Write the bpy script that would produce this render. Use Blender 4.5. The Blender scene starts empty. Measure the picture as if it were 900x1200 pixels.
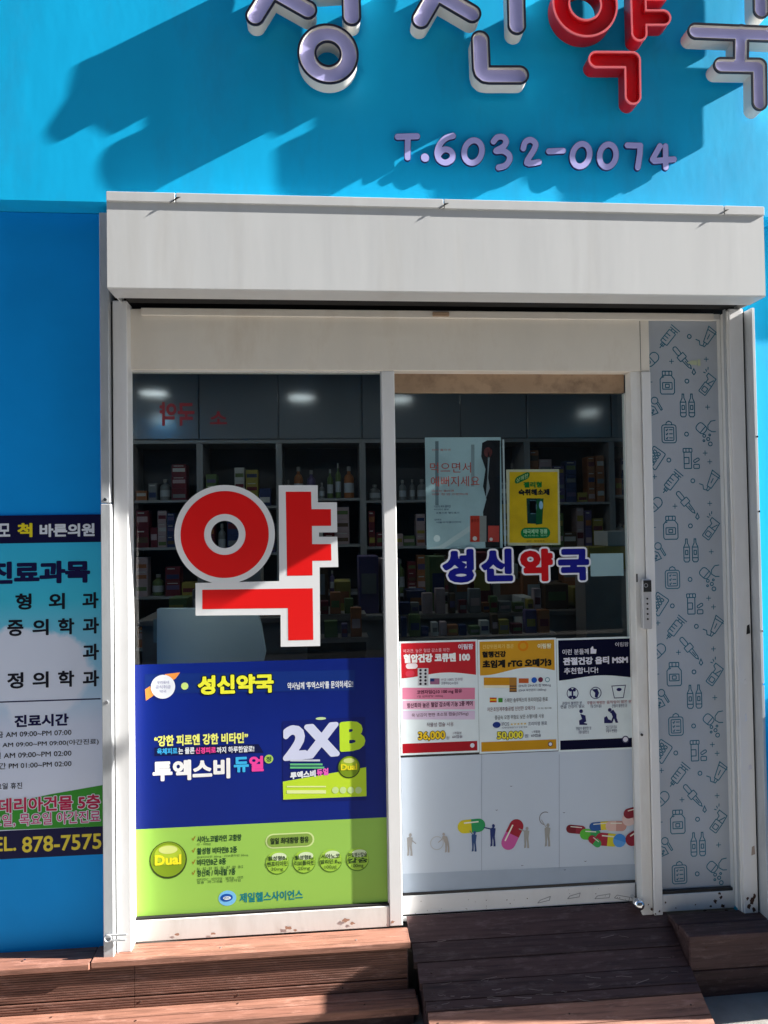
import bpy, math, random
import numpy as np
random.seed(7)
R = math.radians
sc = bpy.context.scene
COL = sc.collection

# ------------------------------------------------------------------ camera, sky, sun
CAM = np.array([0.0, -2.62, 1.40877])
RT = np.array([0.99630683, -0.08453912, -0.01502809])
UP = np.array([0.01307777, -0.02357667, 0.99963649])
FW = np.array([0.08486271, 0.99614119, 0.02238402])
FPX = 860.0
from mathutils import Matrix, Vector
cd = bpy.data.cameras.new('camera'); cam = bpy.data.objects.new('camera', cd); COL.objects.link(cam)
cd.sensor_fit = 'VERTICAL'; cd.sensor_height = 24.0; cd.lens = 24.0 * FPX / 1200.0
cd.clip_start = 0.05; cd.clip_end = 500
cam.matrix_world = Matrix(((RT[0], UP[0], -FW[0], CAM[0]), (RT[1], UP[1], -FW[1], CAM[1]), (RT[2], UP[2], -FW[2], CAM[2]), (0, 0, 0, 1)))
sc.camera = cam

SUNV = Vector((8.4, -1.0, 4.65)).normalized()       # direction towards the sun
w = bpy.data.worlds.new('World'); sc.world = w; w.use_nodes = True
nt = w.node_tree; bg = nt.nodes['Background']
sky = nt.nodes.new('ShaderNodeTexSky'); sky.sky_type = 'NISHITA'; sky.sun_disc = False
sky.sun_elevation = math.asin(SUNV.z); sky.sun_rotation = math.atan2(SUNV.x, SUNV.y)
sky.air_density = 0.8; sky.dust_density = 0.25; sky.ozone_density = 1.0
nt.links.new(sky.outputs[0], bg.inputs[0]); bg.inputs[1].default_value = 0.05
sl = bpy.data.lights.new('sun', 'SUN'); sl.energy = 5.0; sl.angle = R(0.5); sl.color = (1.0, 0.955, 0.89)
so = bpy.data.objects.new('sun', sl); COL.objects.link(so)
so.rotation_euler = SUNV.to_track_quat('Z', 'Y').to_euler(); so.location = (6, -1, 5)
sc.view_settings.view_transform = 'Standard'; sc.view_settings.look = 'None'
sc.view_settings.gamma = 1.0; sc.view_settings.exposure = 1.9
sc.cycles.max_bounces = 10; sc.cycles.transparent_max_bounces = 16
sc.cycles.use_denoising = True

# ------------------------------------------------------------------ helpers
def at(px, py, Y=0.0):
    """surveyed point of the facade plane y=Y that the photograph shows at (px, py)"""
    d = RT * (px - 450) / FPX - UP * (py - 600) / FPX + FW
    return CAM + d * ((Y - CAM[1]) / d[1])

def lin(r, g, b):
    f = lambda v: (v / 255 / 12.92) if v <= 10 else ((v / 255 + 0.055) / 1.055) ** 2.4
    return (f(r), f(g), f(b), 1.0)

MATS = {}
def mat(name, col, rough=0.6, metal=0.0, var=0.08, scale=8.0, bump=0.0, bscale=60.0, dirt=None, spec=0.4, stretch=(1, 1, 1), emit=None, coat=0.0):
    """procedural principled material; var = tonal noise, dirt = (colour, amount, scale)"""
    if name in MATS: return MATS[name]
    m = bpy.data.materials.new(name); m.use_nodes = True; MATS[name] = m
    n = m.node_tree; L = n.links; p = n.nodes['Principled BSDF']
    p.inputs['Roughness'].default_value = rough; p.inputs['Metallic'].default_value = metal
    p.inputs['Specular IOR Level'].default_value = spec
    if coat: p.inputs['Coat Weight'].default_value = coat; p.inputs['Coat Roughness'].default_value = 0.08
    g = n.nodes.new('ShaderNodeNewGeometry')
    mp = n.nodes.new('ShaderNodeMapping'); mp.inputs['Scale'].default_value = stretch
    L.new(g.outputs['Position'], mp.inputs['Vector'])
    nz = n.nodes.new('ShaderNodeTexNoise'); nz.inputs['Scale'].default_value = scale; nz.inputs['Detail'].default_value = 6
    L.new(mp.outputs[0], nz.inputs['Vector'])
    mr = n.nodes.new('ShaderNodeMapRange'); mr.inputs[1].default_value = 0.3; mr.inputs[2].default_value = 0.7
    mr.inputs[3].default_value = 1 - var; mr.inputs[4].default_value = 1 + var
    L.new(nz.outputs[0], mr.inputs[0])
    mx = n.nodes.new('ShaderNodeMix'); mx.data_type = 'RGBA'; mx.blend_type = 'MULTIPLY'; mx.inputs[0].default_value = 1
    mx.inputs[6].default_value = col; L.new(mr.outputs[0], mx.inputs[7])
    out = mx.outputs[2]
    if dirt:
        dc, amt, ds = dirt
        n2 = n.nodes.new('ShaderNodeTexNoise'); n2.inputs['Scale'].default_value = ds; n2.inputs['Detail'].default_value = 9; n2.inputs['Roughness'].default_value = 0.65
        L.new(mp.outputs[0], n2.inputs['Vector'])
        r2 = n.nodes.new('ShaderNodeMapRange'); r2.inputs[1].default_value = 0.5; r2.inputs[2].default_value = 0.72
        r2.inputs[3].default_value = 0; r2.inputs[4].default_value = amt; L.new(n2.outputs[0], r2.inputs[0])
        m2 = n.nodes.new('ShaderNodeMix'); m2.data_type = 'RGBA'; L.new(r2.outputs[0], m2.inputs[0])
        L.new(out, m2.inputs[6]); m2.inputs[7].default_value = dc; out = m2.outputs[2]
    L.new(out, p.inputs['Base Color'])
    if bump:
        n3 = n.nodes.new('ShaderNodeTexNoise'); n3.inputs['Scale'].default_value = bscale; n3.inputs['Detail'].default_value = 4
        L.new(mp.outputs[0], n3.inputs['Vector'])
        b = n.nodes.new('ShaderNodeBump'); b.inputs['Strength'].default_value = bump; b.inputs['Distance'].default_value = 0.01
        L.new(n3.outputs[0], b.inputs['Height']); L.new(b.outputs[0], p.inputs['Normal'])
    if emit:
        p.inputs['Emission Color'].default_value = col; p.inputs['Emission Strength'].default_value = emit
    return m

def ink(r, g, b, k=1.0, rough=0.45):
    c = lin(r, g, b); c = (min(.85, c[0] * k), min(.85, c[1] * k), min(.85, c[2] * k), 1)
    return mat('ink_%d_%d_%d_%d' % (r, g, b, int(k * 100)), c, rough, var=0.03, scale=15, spec=.2)

WL = {}
def _reg(o, loc): WL[o.name] = np.array(loc, float)
def wl(o): return WL[o.name] if o is not None else np.zeros(3)

def tag(o, label=None, cat=None, group=None, kind=None):
    if label: o['label'] = label
    if cat: o['category'] = cat
    if group: o['group'] = group
    if kind: o['kind'] = kind
    return o

def empty(name, loc, label=None, cat=None, group=None):
    o = bpy.data.objects.new(name, None); COL.objects.link(o); o.location = loc
    o.empty_display_size = 0.05; _reg(o, loc); tag(o, label, cat, group); return o

def obj(name, verts, faces, m, parent=None, loc=None, smooth=False, mats=None, fm=None):
    """one mesh object; verts are world coordinates"""
    V = np.array(verts, float)
    if loc is None: loc = wl(parent) if parent is not None else (V.min(0) + V.max(0)) / 2
    loc = np.array(loc, float)
    me = bpy.data.meshes.new(name); me.from_pydata((V - loc).tolist(), [], [tuple(f) for f in faces]); me.update()
    for mm in (mats or [m]): me.materials.append(mm)
    if fm: me.polygons.foreach_set('material_index', fm)
    if smooth: me.polygons.foreach_set('use_smooth', [True] * len(me.polygons))
    o = bpy.data.objects.new(name, me); COL.objects.link(o)
    if parent is not None:
        o.parent = parent; o.location = (loc - wl(parent)).tolist()
    else: o.location = loc.tolist()
    _reg(o, loc); return o

class MB:
    def __init__(s): s.v = []; s.f = []
    def box(s, x0, x1, y0, y1, z0, z1, bev=0.0):
        if bev and min(abs(x1 - x0), abs(y1 - y0), abs(z1 - z0)) > 2.2 * bev:
            return s.bbox(x0, x1, y0, y1, z0, z1, bev)
        b = len(s.v)
        for z in (z0, z1):
            for x, y in ((x0, y0), (x1, y0), (x1, y1), (x0, y1)): s.v.append((x, y, z))
        s.f += [(b, b + 3, b + 2, b + 1), (b + 4, b + 5, b + 6, b + 7)]
        for i in range(4): j = (i + 1) % 4; s.f.append((b + i, b + j, b + 4 + j, b + 4 + i))
        return s
    def bbox(s, x0, x1, y0, y1, z0, z1, e):
        """box with chamfered edges"""
        b = len(s.v); idx = {}
        X = (x0, x1); Y = (y0, y1); Z = (z0, z1)
        for i in (0, 1):
            for j in (0, 1):
                for k in (0, 1):
                    sx = e if i == 0 else -e; sy = e if j == 0 else -e; sz = e if k == 0 else -e
                    for a, p in enumerate(((X[i], Y[j] + sy, Z[k] + sz), (X[i] + sx, Y[j], Z[k] + sz), (X[i] + sx, Y[j] + sy, Z[k]))):
                        idx[(i, j, k, a)] = len(s.v); s.v.append(p)
        q = lambda *a: s.f.append(tuple(idx[t] for t in a))
        for i in (0, 1):
            o = ((0, 0), (0, 1), (1, 1), (1, 0)) if i == 0 else ((0, 0), (1, 0), (1, 1), (0, 1))
            q(*[(i, j, k, 0) for j, k in o]); 
        for j in (0, 1):
            o = ((0, 0), (1, 0), (1, 1), (0, 1)) if j == 0 else ((0, 0), (0, 1), (1, 1), (1, 0))
            q(*[(i, j, k, 1) for i, k in o])
        for k in (0, 1):
            o = ((0, 0), (0, 1), (1, 1), (1, 0)) if k == 0 else ((0, 0), (1, 0), (1, 1), (0, 1))
            q(*[(i, j, k, 2) for i, j in o])
        for j in (0, 1):
            for k in (0, 1): q((0, j, k, 1), (1, j, k, 1), (1, j, k, 2), (0, j, k, 2))
        for i in (0, 1):
            for k in (0, 1): q((i, 0, k, 0), (i, 1, k, 0), (i, 1, k, 2), (i, 0, k, 2))
        for i in (0, 1):
            for j in (0, 1): q((i, j, 0, 0), (i, j, 1, 0), (i, j, 1, 1), (i, j, 0, 1))
        for i in (0, 1):
            for j in (0, 1):
                for k in (0, 1): q((i, j, k, 0), (i, j, k, 1), (i, j, k, 2))
        return s
    def cyl(s, c, r0, r1, h, axis='z', n=20, cap=True):
        b = len(s.v)
        for t, r in ((0, r0), (h, r1)):
            for i in range(n):
                a = 2 * math.pi * i / n; u, v = r * math.cos(a), r * math.sin(a)
                p = {'z': (u, v, t), 'y': (u, t, v), 'x': (t, u, v)}[axis]
                s.v.append((c[0] + p[0], c[1] + p[1], c[2] + p[2]))
        for i in range(n): j = (i + 1) % n; s.f.append((b + i, b + j, b + n + j, b + n + i))
        if cap: s.f += [tuple(range(b + n - 1, b - 1, -1)), tuple(range(b + n, b + 2 * n))]
        return s
    def sphere(s, c, r, nu=20, nv=12, sy=1.0):
        b = len(s.v)
        for j in range(nv + 1):
            t = math.pi * j / nv
            for i in range(nu):
                a = 2 * math.pi * i / nu
                s.v.append((c[0] + r * math.sin(t) * math.cos(a), c[1] + sy * r * math.sin(t) * math.sin(a), c[2] + r * math.cos(t)))
        for j in range(nv):
            for i in range(nu):
                k = (i + 1) % nu; s.f.append((b + j * nu + i, b + j * nu + k, b + (j + 1) * nu + k, b + (j + 1) * nu + i))
        return s
    def lathe(s, c, prof, n=20):
        b = len(s.v)
        for r, z in prof:
            for i in range(n):
                a = 2 * math.pi * i / n; s.v.append((c[0] + r * math.cos(a), c[1] + r * math.sin(a), c[2] + z))
        for j in range(len(prof) - 1):
            for i in range(n):
                k = (i + 1) % n; s.f.append((b + j * n + i, b + j * n + k, b + (j + 1) * n + k, b + (j + 1) * n + i))
        s.f.append(tuple(range(b + (len(prof) - 1) * n, b + len(prof) * n)))
        return s
    def slab(s, pts, y0, y1):
        """polygon in the xz plane extruded from y0 (front) to y1"""
        b = len(s.v); n = len(pts)
        for y in (y0, y1):
            for x, z in pts: s.v.append((x, y, z))
        s.f += [tuple(range(b, b + n)), tuple(range(b + 2 * n - 1, b + n - 1, -1))]
        for i in range(n): j = (i + 1) % n; s.f.append((b + i, b + n + i, b + n + j, b + j))
        return s
    def slabx(s, pts, x0, x1):
        """polygon in the yz plane extruded along x"""
        b = len(s.v); n = len(pts)
        for x in (x0, x1):
            for y, z in pts: s.v.append((x, y, z))
        s.f += [tuple(range(b + n - 1, b - 1, -1)), tuple(range(b + n, b + 2 * n))]
        for i in range(n): j = (i + 1) % n; s.f.append((b + i, b + j, b + n + j, b + n + i))
        return s
    def build(s, name, m, parent=None, **k): return obj(name, s.v, s.f, m, parent, **k)

def box(name, x0, x1, y0, y1, z0, z1, m, parent=None, bev=0.0, **k):
    return MB().box(x0, x1, y0, y1, z0, z1, bev).build(name, m, parent, **k)

# ---- filled 2D shapes via curves (letters, holes), lying in a facade plane
def curve_mesh(loops, extrude=0.0):
    c = bpy.data.curves.new('c', 'CURVE'); c.dimensions = '2D'; c.fill_mode = 'BOTH'; c.extrude = extrude
    for lp in loops:
        s = c.splines.new('POLY'); s.points.add(len(lp) - 1)
        s.points.foreach_set('co', [v for x, z in lp for v in (x, z, 0, 1)]); s.use_cyclic_u = True
    o = bpy.data.objects.new('c', c); me = bpy.data.meshes.new_from_object(o)
    V = np.array([v.co[:] for v in me.vertices]); F = [tuple(p.vertices) for p in me.polygons]
    bpy.data.objects.remove(o); bpy.data.curves.remove(c); bpy.data.meshes.remove(me)
    return V, F

def fill(name, loops, Y, m, parent=None, depth=0.0):
    """loops in world (x,z); front face at Y, back face at Y+depth"""
    V, F = curve_mesh(loops, depth / 2)
    W = np.stack([V[:, 0], Y + depth / 2 - V[:, 2], V[:, 1]], 1)
    return obj(name, W, F, m, parent)

TEXTC = {}; TEXTO = []
def raw_text(t):
    if t in TEXTC: return TEXTC[t]
    if not TEXTO:
        c = bpy.data.curves.new('t', 'FONT'); c.size = 1; c.resolution_u = 3; TEXTO.append(bpy.data.objects.new('t', c))
    o = TEXTO[0]; o.data.body = t; me = bpy.data.meshes.new_from_object(o)
    V = np.array([v.co[:2] for v in me.vertices]); F = [tuple(p.vertices) for p in me.polygons]
    bpy.data.meshes.remove(me)
    TEXTC[t] = (V, F); return V, F

FIELDS = {}
def text_mesh(t, bold, res):
    """glyph outlines of t grown by bold em: clean thick or outlined lettering"""
    V, F = raw_text(t)
    if bold <= 0.004: return V, F
    k = (t, res)
    if k not in FIELDS:
        cnt = {}
        for f in F:
            for i in range(len(f)):
                e = (f[i], f[(i + 1) % len(f)]); r_ = (e[1], e[0])
                if r_ in cnt: del cnt[r_]
                else: cnt[e] = 1
        pad = .16; h = 1.0 / res; x0, z0 = V.min(0) - pad; x1, z1 = V.max(0) + pad
        X = np.arange(x0, x1 + h, h) + 1.3e-5; Z = np.arange(z0, z1 + h, h) + 1.7e-5
        D = np.full((len(X), len(Z)), .3); cr = np.zeros((len(X) + 1, len(Z)), int)
        for a, b in cnt:
            p, q = V[a], V[b]
            i0 = max(0, int((min(p[0], q[0]) - pad - X[0]) / h)); i1 = min(len(X), int((max(p[0], q[0]) + pad - X[0]) / h) + 2)
            j0 = max(0, int((min(p[1], q[1]) - pad - Z[0]) / h)); j1 = min(len(Z), int((max(p[1], q[1]) + pad - Z[0]) / h) + 2)
            d = q - p; L2 = d @ d + 1e-12; gx = X[i0:i1, None]; gz = Z[None, j0:j1]
            tt = np.clip(((gx - p[0]) * d[0] + (gz - p[1]) * d[1]) / L2, 0, 1)
            D[i0:i1, j0:j1] = np.minimum(D[i0:i1, j0:j1], np.hypot(gx - p[0] - tt * d[0], gz - p[1] - tt * d[1]))
            lo, hi = (p, q) if p[1] < q[1] else (q, p)
            js = np.nonzero((Z > lo[1]) & (Z <= hi[1]))[0]
            if len(js):
                xc = lo[0] + (Z[js] - lo[1]) / (hi[1] - lo[1]) * (hi[0] - lo[0]); ii = np.clip(np.ceil((xc - X[0]) / h).astype(int), 0, len(X)); np.add.at(cr, (ii, js), 1)
        D[(np.cumsum(cr, 0)[:-1] % 2) == 1] *= -1
        FIELDS[k] = (D, X, Z)
    D, X, Z = FIELDS[k]
    lp = contours(D, X, Z, bold); U, G = curve_mesh(lp); return U[:, :2], G

def text(parent, t, b, Y, m, bold=0.0, name='lettering', slant=0.0, tilt=0.0, grow=0.0, mirror=False):
    """t set to fill the photographed box b = (x0, y0, x1, y1) on plane Y; grow = outline width in em"""
    hpx = b[3] - b[1]; res = 30 if hpx < 7 else (44 if hpx < 14 else 72)
    if hpx < 5.5 and not grow: bold = 0
    V, F = text_mesh(t, bold + grow, res)
    V0 = raw_text(t)[0]; lo = V0.min(0) - max(bold, 0); hi = V0.max(0) + max(bold, 0)
    cx, cy = (b[0] + b[2]) / 2, (b[1] + b[3]) / 2
    c = at(cx, cy, Y); W = at(b[2], cy, Y)[0] - at(b[0], cy, Y)[0]; H = at(cx, b[1], Y)[2] - at(cx, b[3], Y)[2]
    U = (V - (lo + hi) / 2) / (hi - lo)
    if mirror: U = U * np.array([-1, 1])
    x = U[:, 0] * W; z = U[:, 1] * H + x * tilt
    x = x + U[:, 1] * H * slant
    Wd = np.stack([c[0] + x, np.full(len(x), Y), c[2] + z], 1)
    return obj(name, Wd, F, m, parent)

def poly(parent, pts, Y, m, name='printed_panel'):
    """flat printed patch through photographed points"""
    P = [at(x, y, Y) for x, y in pts]
    return obj(name, P, [tuple(range(len(P)))], m, parent)

def rect_px(x0, y0, x1, y1): return [(x0, y0), (x1, y0), (x1, y1), (x0, y1)]

def circ(parent, px, py, r, Y, m, name='printed_dot', rz=None, n=28, ring=None):
    c = at(px, py, Y); k = (2.62 + Y) / FPX; rx = r * k; rz = (rz or r) * k
    outer = [(c[0] + rx * math.cos(2 * math.pi * i / n), c[2] + rz * math.sin(2 * math.pi * i / n)) for i in range(n)]
    if ring:
        q = ring * k; inner = [(c[0] + (rx - q) * math.cos(2 * math.pi * i / n), c[2] + (rz - q) * math.sin(2 * math.pi * i / n)) for i in range(n)]
        V = [(x, Y, z) for x, z in outer] + [(x, Y, z) for x, z in inner]
        return obj(name, V, [(i, (i + 1) % n, n + (i + 1) % n, n + i) for i in range(n)], m, parent)
    return obj(name, [(x, Y, z) for x, z in outer], [tuple(range(n))], m, parent)

def ribbon(pts, w, closed=False):
    """mitred line of width w through 2D points -> verts, quads"""
    P = np.array(pts, float); n = len(P); L = []; Rr = []
    for i in range(n):
        a = P[i - 1] if (i > 0 or closed) else None; b = P[(i + 1) % n] if (i < n - 1 or closed) else None
        d1 = (P[i] - a) if a is not None else (b - P[i]); d2 = (b - P[i]) if b is not None else d1
        d1 = d1 / (np.linalg.norm(d1) + 1e-9); d2 = d2 / (np.linalg.norm(d2) + 1e-9)
        n1 = np.array([-d1[1], d1[0]]); n2 = np.array([-d2[1], d2[0]]); mn = n1 + n2; l = np.linalg.norm(mn)
        mn = mn / l if l > 1e-6 else n1
        k = w / 2 / max(0.45, float(mn @ n1)); L.append(P[i] + mn * k); Rr.append(P[i] - mn * k)
    V = L + Rr; F = [(i, (i + 1) % n, n + (i + 1) % n, n + i) for i in range(n if closed else n - 1)]
    return V, F

# ---- rounded stroke letters through a distance field
def seg_d(X, Z, a, b):
    a = np.array(a); b = np.array(b); d = b - a; L2 = d @ d + 1e-12
    t = np.clip(((X - a[0]) * d[0] + (Z - a[1]) * d[1]) / L2, 0, 1)
    return np.hypot(X - a[0] - t * d[0], Z - a[1] - t * d[1])

def contours(D, xs, zs, lev):
    """marching squares -> closed loops of (x,z) where D<lev inside"""
    A = D - lev; nx, nz = len(xs), len(zs); segs = {}
    def ip(i0, j0, i1, j1):
        a, b = A[i0, j0], A[i1, j1]; t = a / (a - b)
        return (xs[i0] + t * (xs[i1] - xs[i0]), zs[j0] + t * (zs[j1] - zs[j0]))
    S = A < 0
    cell = S[:-1, :-1] * 1 + S[1:, :-1] * 2 + S[1:, 1:] * 4 + S[:-1, 1:] * 8
    nxt = {}
    T = {1: [(3, 0)], 2: [(0, 1)], 3: [(3, 1)], 4: [(1, 2)], 5: [(3, 2), (1, 0)], 6: [(0, 2)], 7: [(3, 2)], 8: [(2, 3)], 9: [(2, 0)], 10: [(0, 3), (2, 1)], 11: [(2, 1)], 12: [(1, 3)], 13: [(1, 0)], 14: [(0, 3)]}
    pos = {}
    for i, j in zip(*np.nonzero((cell > 0) & (cell < 15))):
        i = int(i); j = int(j)
        def key(e):
            k = (('h', i, j), ('v', i + 1, j), ('h', i, j + 1), ('v', i, j))[e]
            if k not in pos:
                pos[k] = ip(k[1], k[2], k[1] + 1, k[2]) if k[0] == 'h' else ip(k[1], k[2], k[1], k[2] + 1)
            return k
        for a, b in T[int(cell[i, j])]: nxt[key(a)] = key(b)
    loops = []
    while nxt:
        k0 = next(iter(nxt)); k = k0; lp = []
        while k in nxt:
            lp.append(pos[k]); k = nxt.pop(k)
        if len(lp) > 8:
            P = np.array(lp); keep = [P[0]]
            for q in range(1, len(P) - 1):      # drop nearly straight points
                d1 = P[q] - keep[-1]; d2 = P[q + 1] - P[q]
                cr = abs(d1[0] * d2[1] - d1[1] * d2[0]) / (np.hypot(*d1) * np.hypot(*d2) + 1e-12)
                if cr > 0.02 or np.hypot(*d1) > 0.02: keep.append(P[q])
            keep.append(P[-1])
            if np.hypot(*(keep[0] - keep[-1])) < 1e-6: keep.pop()
            loops.append([tuple(p) for p in keep])
    return loops

def field(strokes, rings, res=0.002, pad=0.05):
    """strokes: list of (points, radius); rings: (cx, cz, rx, rz, radius)"""
    xs = []; zs = []
    for p, r in strokes:
        for a in p: xs += [a[0] - r, a[0] + r]; zs += [a[1] - r, a[1] + r]
    for cx, cz, rx, rz, r in rings: xs += [cx - rx - r, cx + rx + r]; zs += [cz - rz - r, cz + rz + r]
    X = np.arange(min(xs) - pad, max(xs) + pad, res); Z = np.arange(min(zs) - pad, max(zs) + pad, res)
    GX, GZ = np.meshgrid(X, Z, indexing='ij'); D = np.full(GX.shape, 9.0)
    for p, r in strokes:
        if len(p) == 1: D = np.minimum(D, np.hypot(GX - p[0][0], GZ - p[0][1]) - r)
        for a, b in zip(p[:-1], p[1:]): D = np.minimum(D, seg_d(GX, GZ, a, b) - r)
    for cx, cz, rx, rz, r in rings:
        q = np.hypot((GX - cx) / rx, (GZ - cz) / rz); g = np.hypot((GX - cx) / rx ** 2, (GZ - cz) / rz ** 2) + 1e-9
        D = np.minimum(D, np.abs(q * (q - 1) / g) - r)
    return D, X, Z

# ------------------------------------------------------------------ materials
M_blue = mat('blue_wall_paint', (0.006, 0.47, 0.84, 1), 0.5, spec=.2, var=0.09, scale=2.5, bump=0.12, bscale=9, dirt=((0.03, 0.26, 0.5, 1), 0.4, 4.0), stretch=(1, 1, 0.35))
M_blue_shade = mat('shaded_blue_wall_paint', (0.003, 0.33, 0.85, 1), 0.5, spec=.15, var=0.06, scale=3, bump=0.08, bscale=12)  # same blue wall, colour deepened to carry the shade on the left
M_frame = mat('aged_white_frame_paint', (0.78, 0.77, 0.74, 1), 0.45, var=0.05, scale=6, bump=0.05, bscale=30, dirt=((0.45, 0.38, 0.3, 1), 0.35, 7.0), stretch=(1, 1, 0.3))
M_head = mat('cream_header_paint', (0.84, 0.79, 0.71, 1), 0.45, var=0.06, scale=5, bump=0.05, bscale=30, dirt=((0.5, 0.4, 0.3, 1), 0.4, 5.0), stretch=(1, 1, 0.4))
M_guide = mat('white_guide_rail_paint', (0.78, 0.78, 0.78, 1), 0.42, var=0.04, scale=5, dirt=((0.4, 0.36, 0.32, 1), 0.16, 9.0), stretch=(1, 1, 0.3))
M_alu = mat('dull_aluminium', (0.50, 0.52, 0.54, 1), 0.45, metal=0.25, var=0.1, scale=6, dirt=((0.12, 0.12, 0.12, 1), 0.35, 10), stretch=(1, 1, 0.25))
M_box = mat('grey_white_shutter_box_metal', (0.62, 0.63, 0.63, 1), 0.4, metal=0.0, var=0.035, scale=5, bump=0.09, bscale=5, dirt=((0.42, 0.38, 0.32, 1), 0.3, 2.2), stretch=(1.6, 1, 0.2))
M_tan = mat('stained_tan_rail', (0.42, 0.29, 0.19, 1), 0.55, var=0.12, scale=7, dirt=((0.1, 0.06, 0.04, 1), 0.6, 12), stretch=(1, 1, 1))
M_dark = mat('dark_gap', (0.015, 0.014, 0.014, 1), 0.8)
M_black = mat('black_plastic', (0.02, 0.02, 0.022, 1), 0.35)
M_steel = mat('polished_steel', (0.75, 0.76, 0.78, 1), 0.12, metal=1.0, var=0.03)
M_rust = mat('rust', (0.07, 0.035, 0.025, 1), 0.85, var=0.4, scale=80)

def wood(name, col, seed):
    m = bpy.data.materials.new(name); m.use_nodes = True; n = m.node_tree; L = n.links; p = n.nodes['Principled BSDF']
    p.inputs['Roughness'].default_value = 0.62; p.inputs['Specular IOR Level'].default_value = 0.35
    g = n.nodes.new('ShaderNodeNewGeometry'); mp = n.nodes.new('ShaderNodeMapping')
    mp.inputs['Scale'].default_value = (1.2, 26, 26); mp.inputs['Location'].default_value = (seed * 3.1, seed, seed * 7)
    L.new(g.outputs['Position'], mp.inputs[0])
    nz = n.nodes.new('ShaderNodeTexNoise'); nz.inputs['Scale'].default_value = 4; nz.inputs['Detail'].default_value = 9; nz.inputs['Roughness'].default_value = 0.65
    L.new(mp.outputs[0], nz.inputs['Vector'])
    cr = n.nodes.new('ShaderNodeValToRGB'); L.new(nz.outputs[0], cr.inputs[0])
    c = np.array(col[:3]); cr.color_ramp.elements[0].position = 0.3; cr.color_ramp.elements[1].position = 0.72
    cr.color_ramp.elements[0].color = (*(c * 0.45), 1); cr.color_ramp.elements[1].color = (*(c * 1.35), 1)
    e = cr.color_ramp.elements.new(0.5); e.color = (*c, 1)
    mp2 = n.nodes.new('ShaderNodeMapping'); mp2.inputs['Scale'].default_value = (3, 14, 14); L.new(g.outputs['Position'], mp2.inputs[0])
    n2 = n.nodes.new('ShaderNodeTexNoise'); n2.inputs['Scale'].default_value = 3.2; n2.inputs['Detail'].default_value = 12; n2.inputs['Roughness'].default_value = 0.75
    L.new(mp2.outputs[0], n2.inputs['Vector'])
    r2 = n.nodes.new('ShaderNodeMapRange'); r2.inputs[1].default_value = 0.53; r2.inputs[2].default_value = 0.66; r2.inputs[4].default_value = 0.75
    L.new(n2.outputs[0], r2.inputs[0])
    mx = n.nodes.new('ShaderNodeMix'); mx.data_type = 'RGBA'; L.new(r2.outputs[0], mx.inputs[0]); L.new(cr.outputs[0], mx.inputs[6])
    mx.inputs[7].default_value = (*np.minimum(c * 1.5 + .05, .6), 1)
    L.new(mx.outputs[2], p.inputs['Base Color'])
    b = n.nodes.new('ShaderNodeBump'); b.inputs['Strength'].default_value = 0.5; b.inputs['Distance'].default_value = 0.003
    L.new(nz.outputs[0], b.inputs['Height']); L.new(b.outputs[0], p.inputs['Normal'])
    return m
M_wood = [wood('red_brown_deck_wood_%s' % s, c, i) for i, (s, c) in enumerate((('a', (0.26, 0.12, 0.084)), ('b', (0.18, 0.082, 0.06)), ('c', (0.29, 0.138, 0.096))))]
M_wood_shade = [wood('shaded_deck_wood_%s' % s, c, i + 5) for i, (s, c) in enumerate((('a', (0.068, 0.036, 0.036)), ('b', (0.052, 0.028, 0.029))))]  # deck wood darkened so its colour holds the shade on ramp and landing

def glass(name, tint, refl=1.0):
    m = bpy.data.materials.new(name); m.use_nodes = True; n = m.node_tree; n.nodes.clear(); L = n.links
    o = n.nodes.new('ShaderNodeOutputMaterial'); t = n.nodes.new('ShaderNodeBsdfTransparent'); t.inputs[0].default_value = tint
    g = n.nodes.new('ShaderNodeBsdfGlossy'); g.inputs['Roughness'].default_value = 0.01
    f = n.nodes.new('ShaderNodeFresnel'); f.inputs[0].default_value = 1.45
    gm = n.nodes.new('ShaderNodeNewGeometry'); iv = n.nodes.new('ShaderNodeMath'); iv.operation = 'SUBTRACT'; iv.inputs[0].default_value = 1; L.new(gm.outputs['Backfacing'], iv.inputs[1])
    mu = n.nodes.new('ShaderNodeMath'); mu.operation = 'MULTIPLY'; L.new(f.outputs[0], mu.inputs[0]); L.new(iv.outputs[0], mu.inputs[1])   # reflect at the outer face only
    mx = n.nodes.new('ShaderNodeMixShader'); L.new(mu.outputs[0], mx.inputs[0]); L.new(t.outputs[0], mx.inputs[1]); L.new(g.outputs[0], mx.inputs[2])
    L.new(mx.outputs[0], o.inputs[0]); return m
M_glass = glass('window_glass', (0.88, 0.92, 0.92, 1))

# ------------------------------------------------------------------ setting: ground, road, street
M_ground = mat('pale_concrete_pavement', (0.27, 0.255, 0.235, 1), 0.9, var=0.12, scale=14, bump=0.35, bscale=220, dirt=((0.2, 0.19, 0.18, 1), 0.5, 5))
M_road = mat('asphalt', (0.05, 0.05, 0.052, 1), 0.9, var=0.2, scale=40, bump=0.4, bscale=150)
GZ = lambda x: -0.24 + 0.015 * min(max(x, -6), 6)
xs = [-150, -6, -3, 0, 1.5, 3, 6, 150]; V = []; F = []
for x in xs: V += [(x, -3.6, GZ(x)), (x, 0.3, GZ(x)), (x, -3.6, GZ(x) - 0.4)]
for i in range(len(xs) - 1):
    a = i * 3; b = a + 3; F += [(a, b, b + 1, a + 1), (a + 2, b + 2, b, a)]
tag(obj('pavement', V, F, M_ground), kind='structure')
tag(box('road', -150, 150, -8.4, -3.58, -0.7, -0.42, M_road), kind='structure')
tag(box('far_pavement', -150, 150, -14, -8.42, -0.7, -0.28, M_ground), kind='structure')
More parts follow.
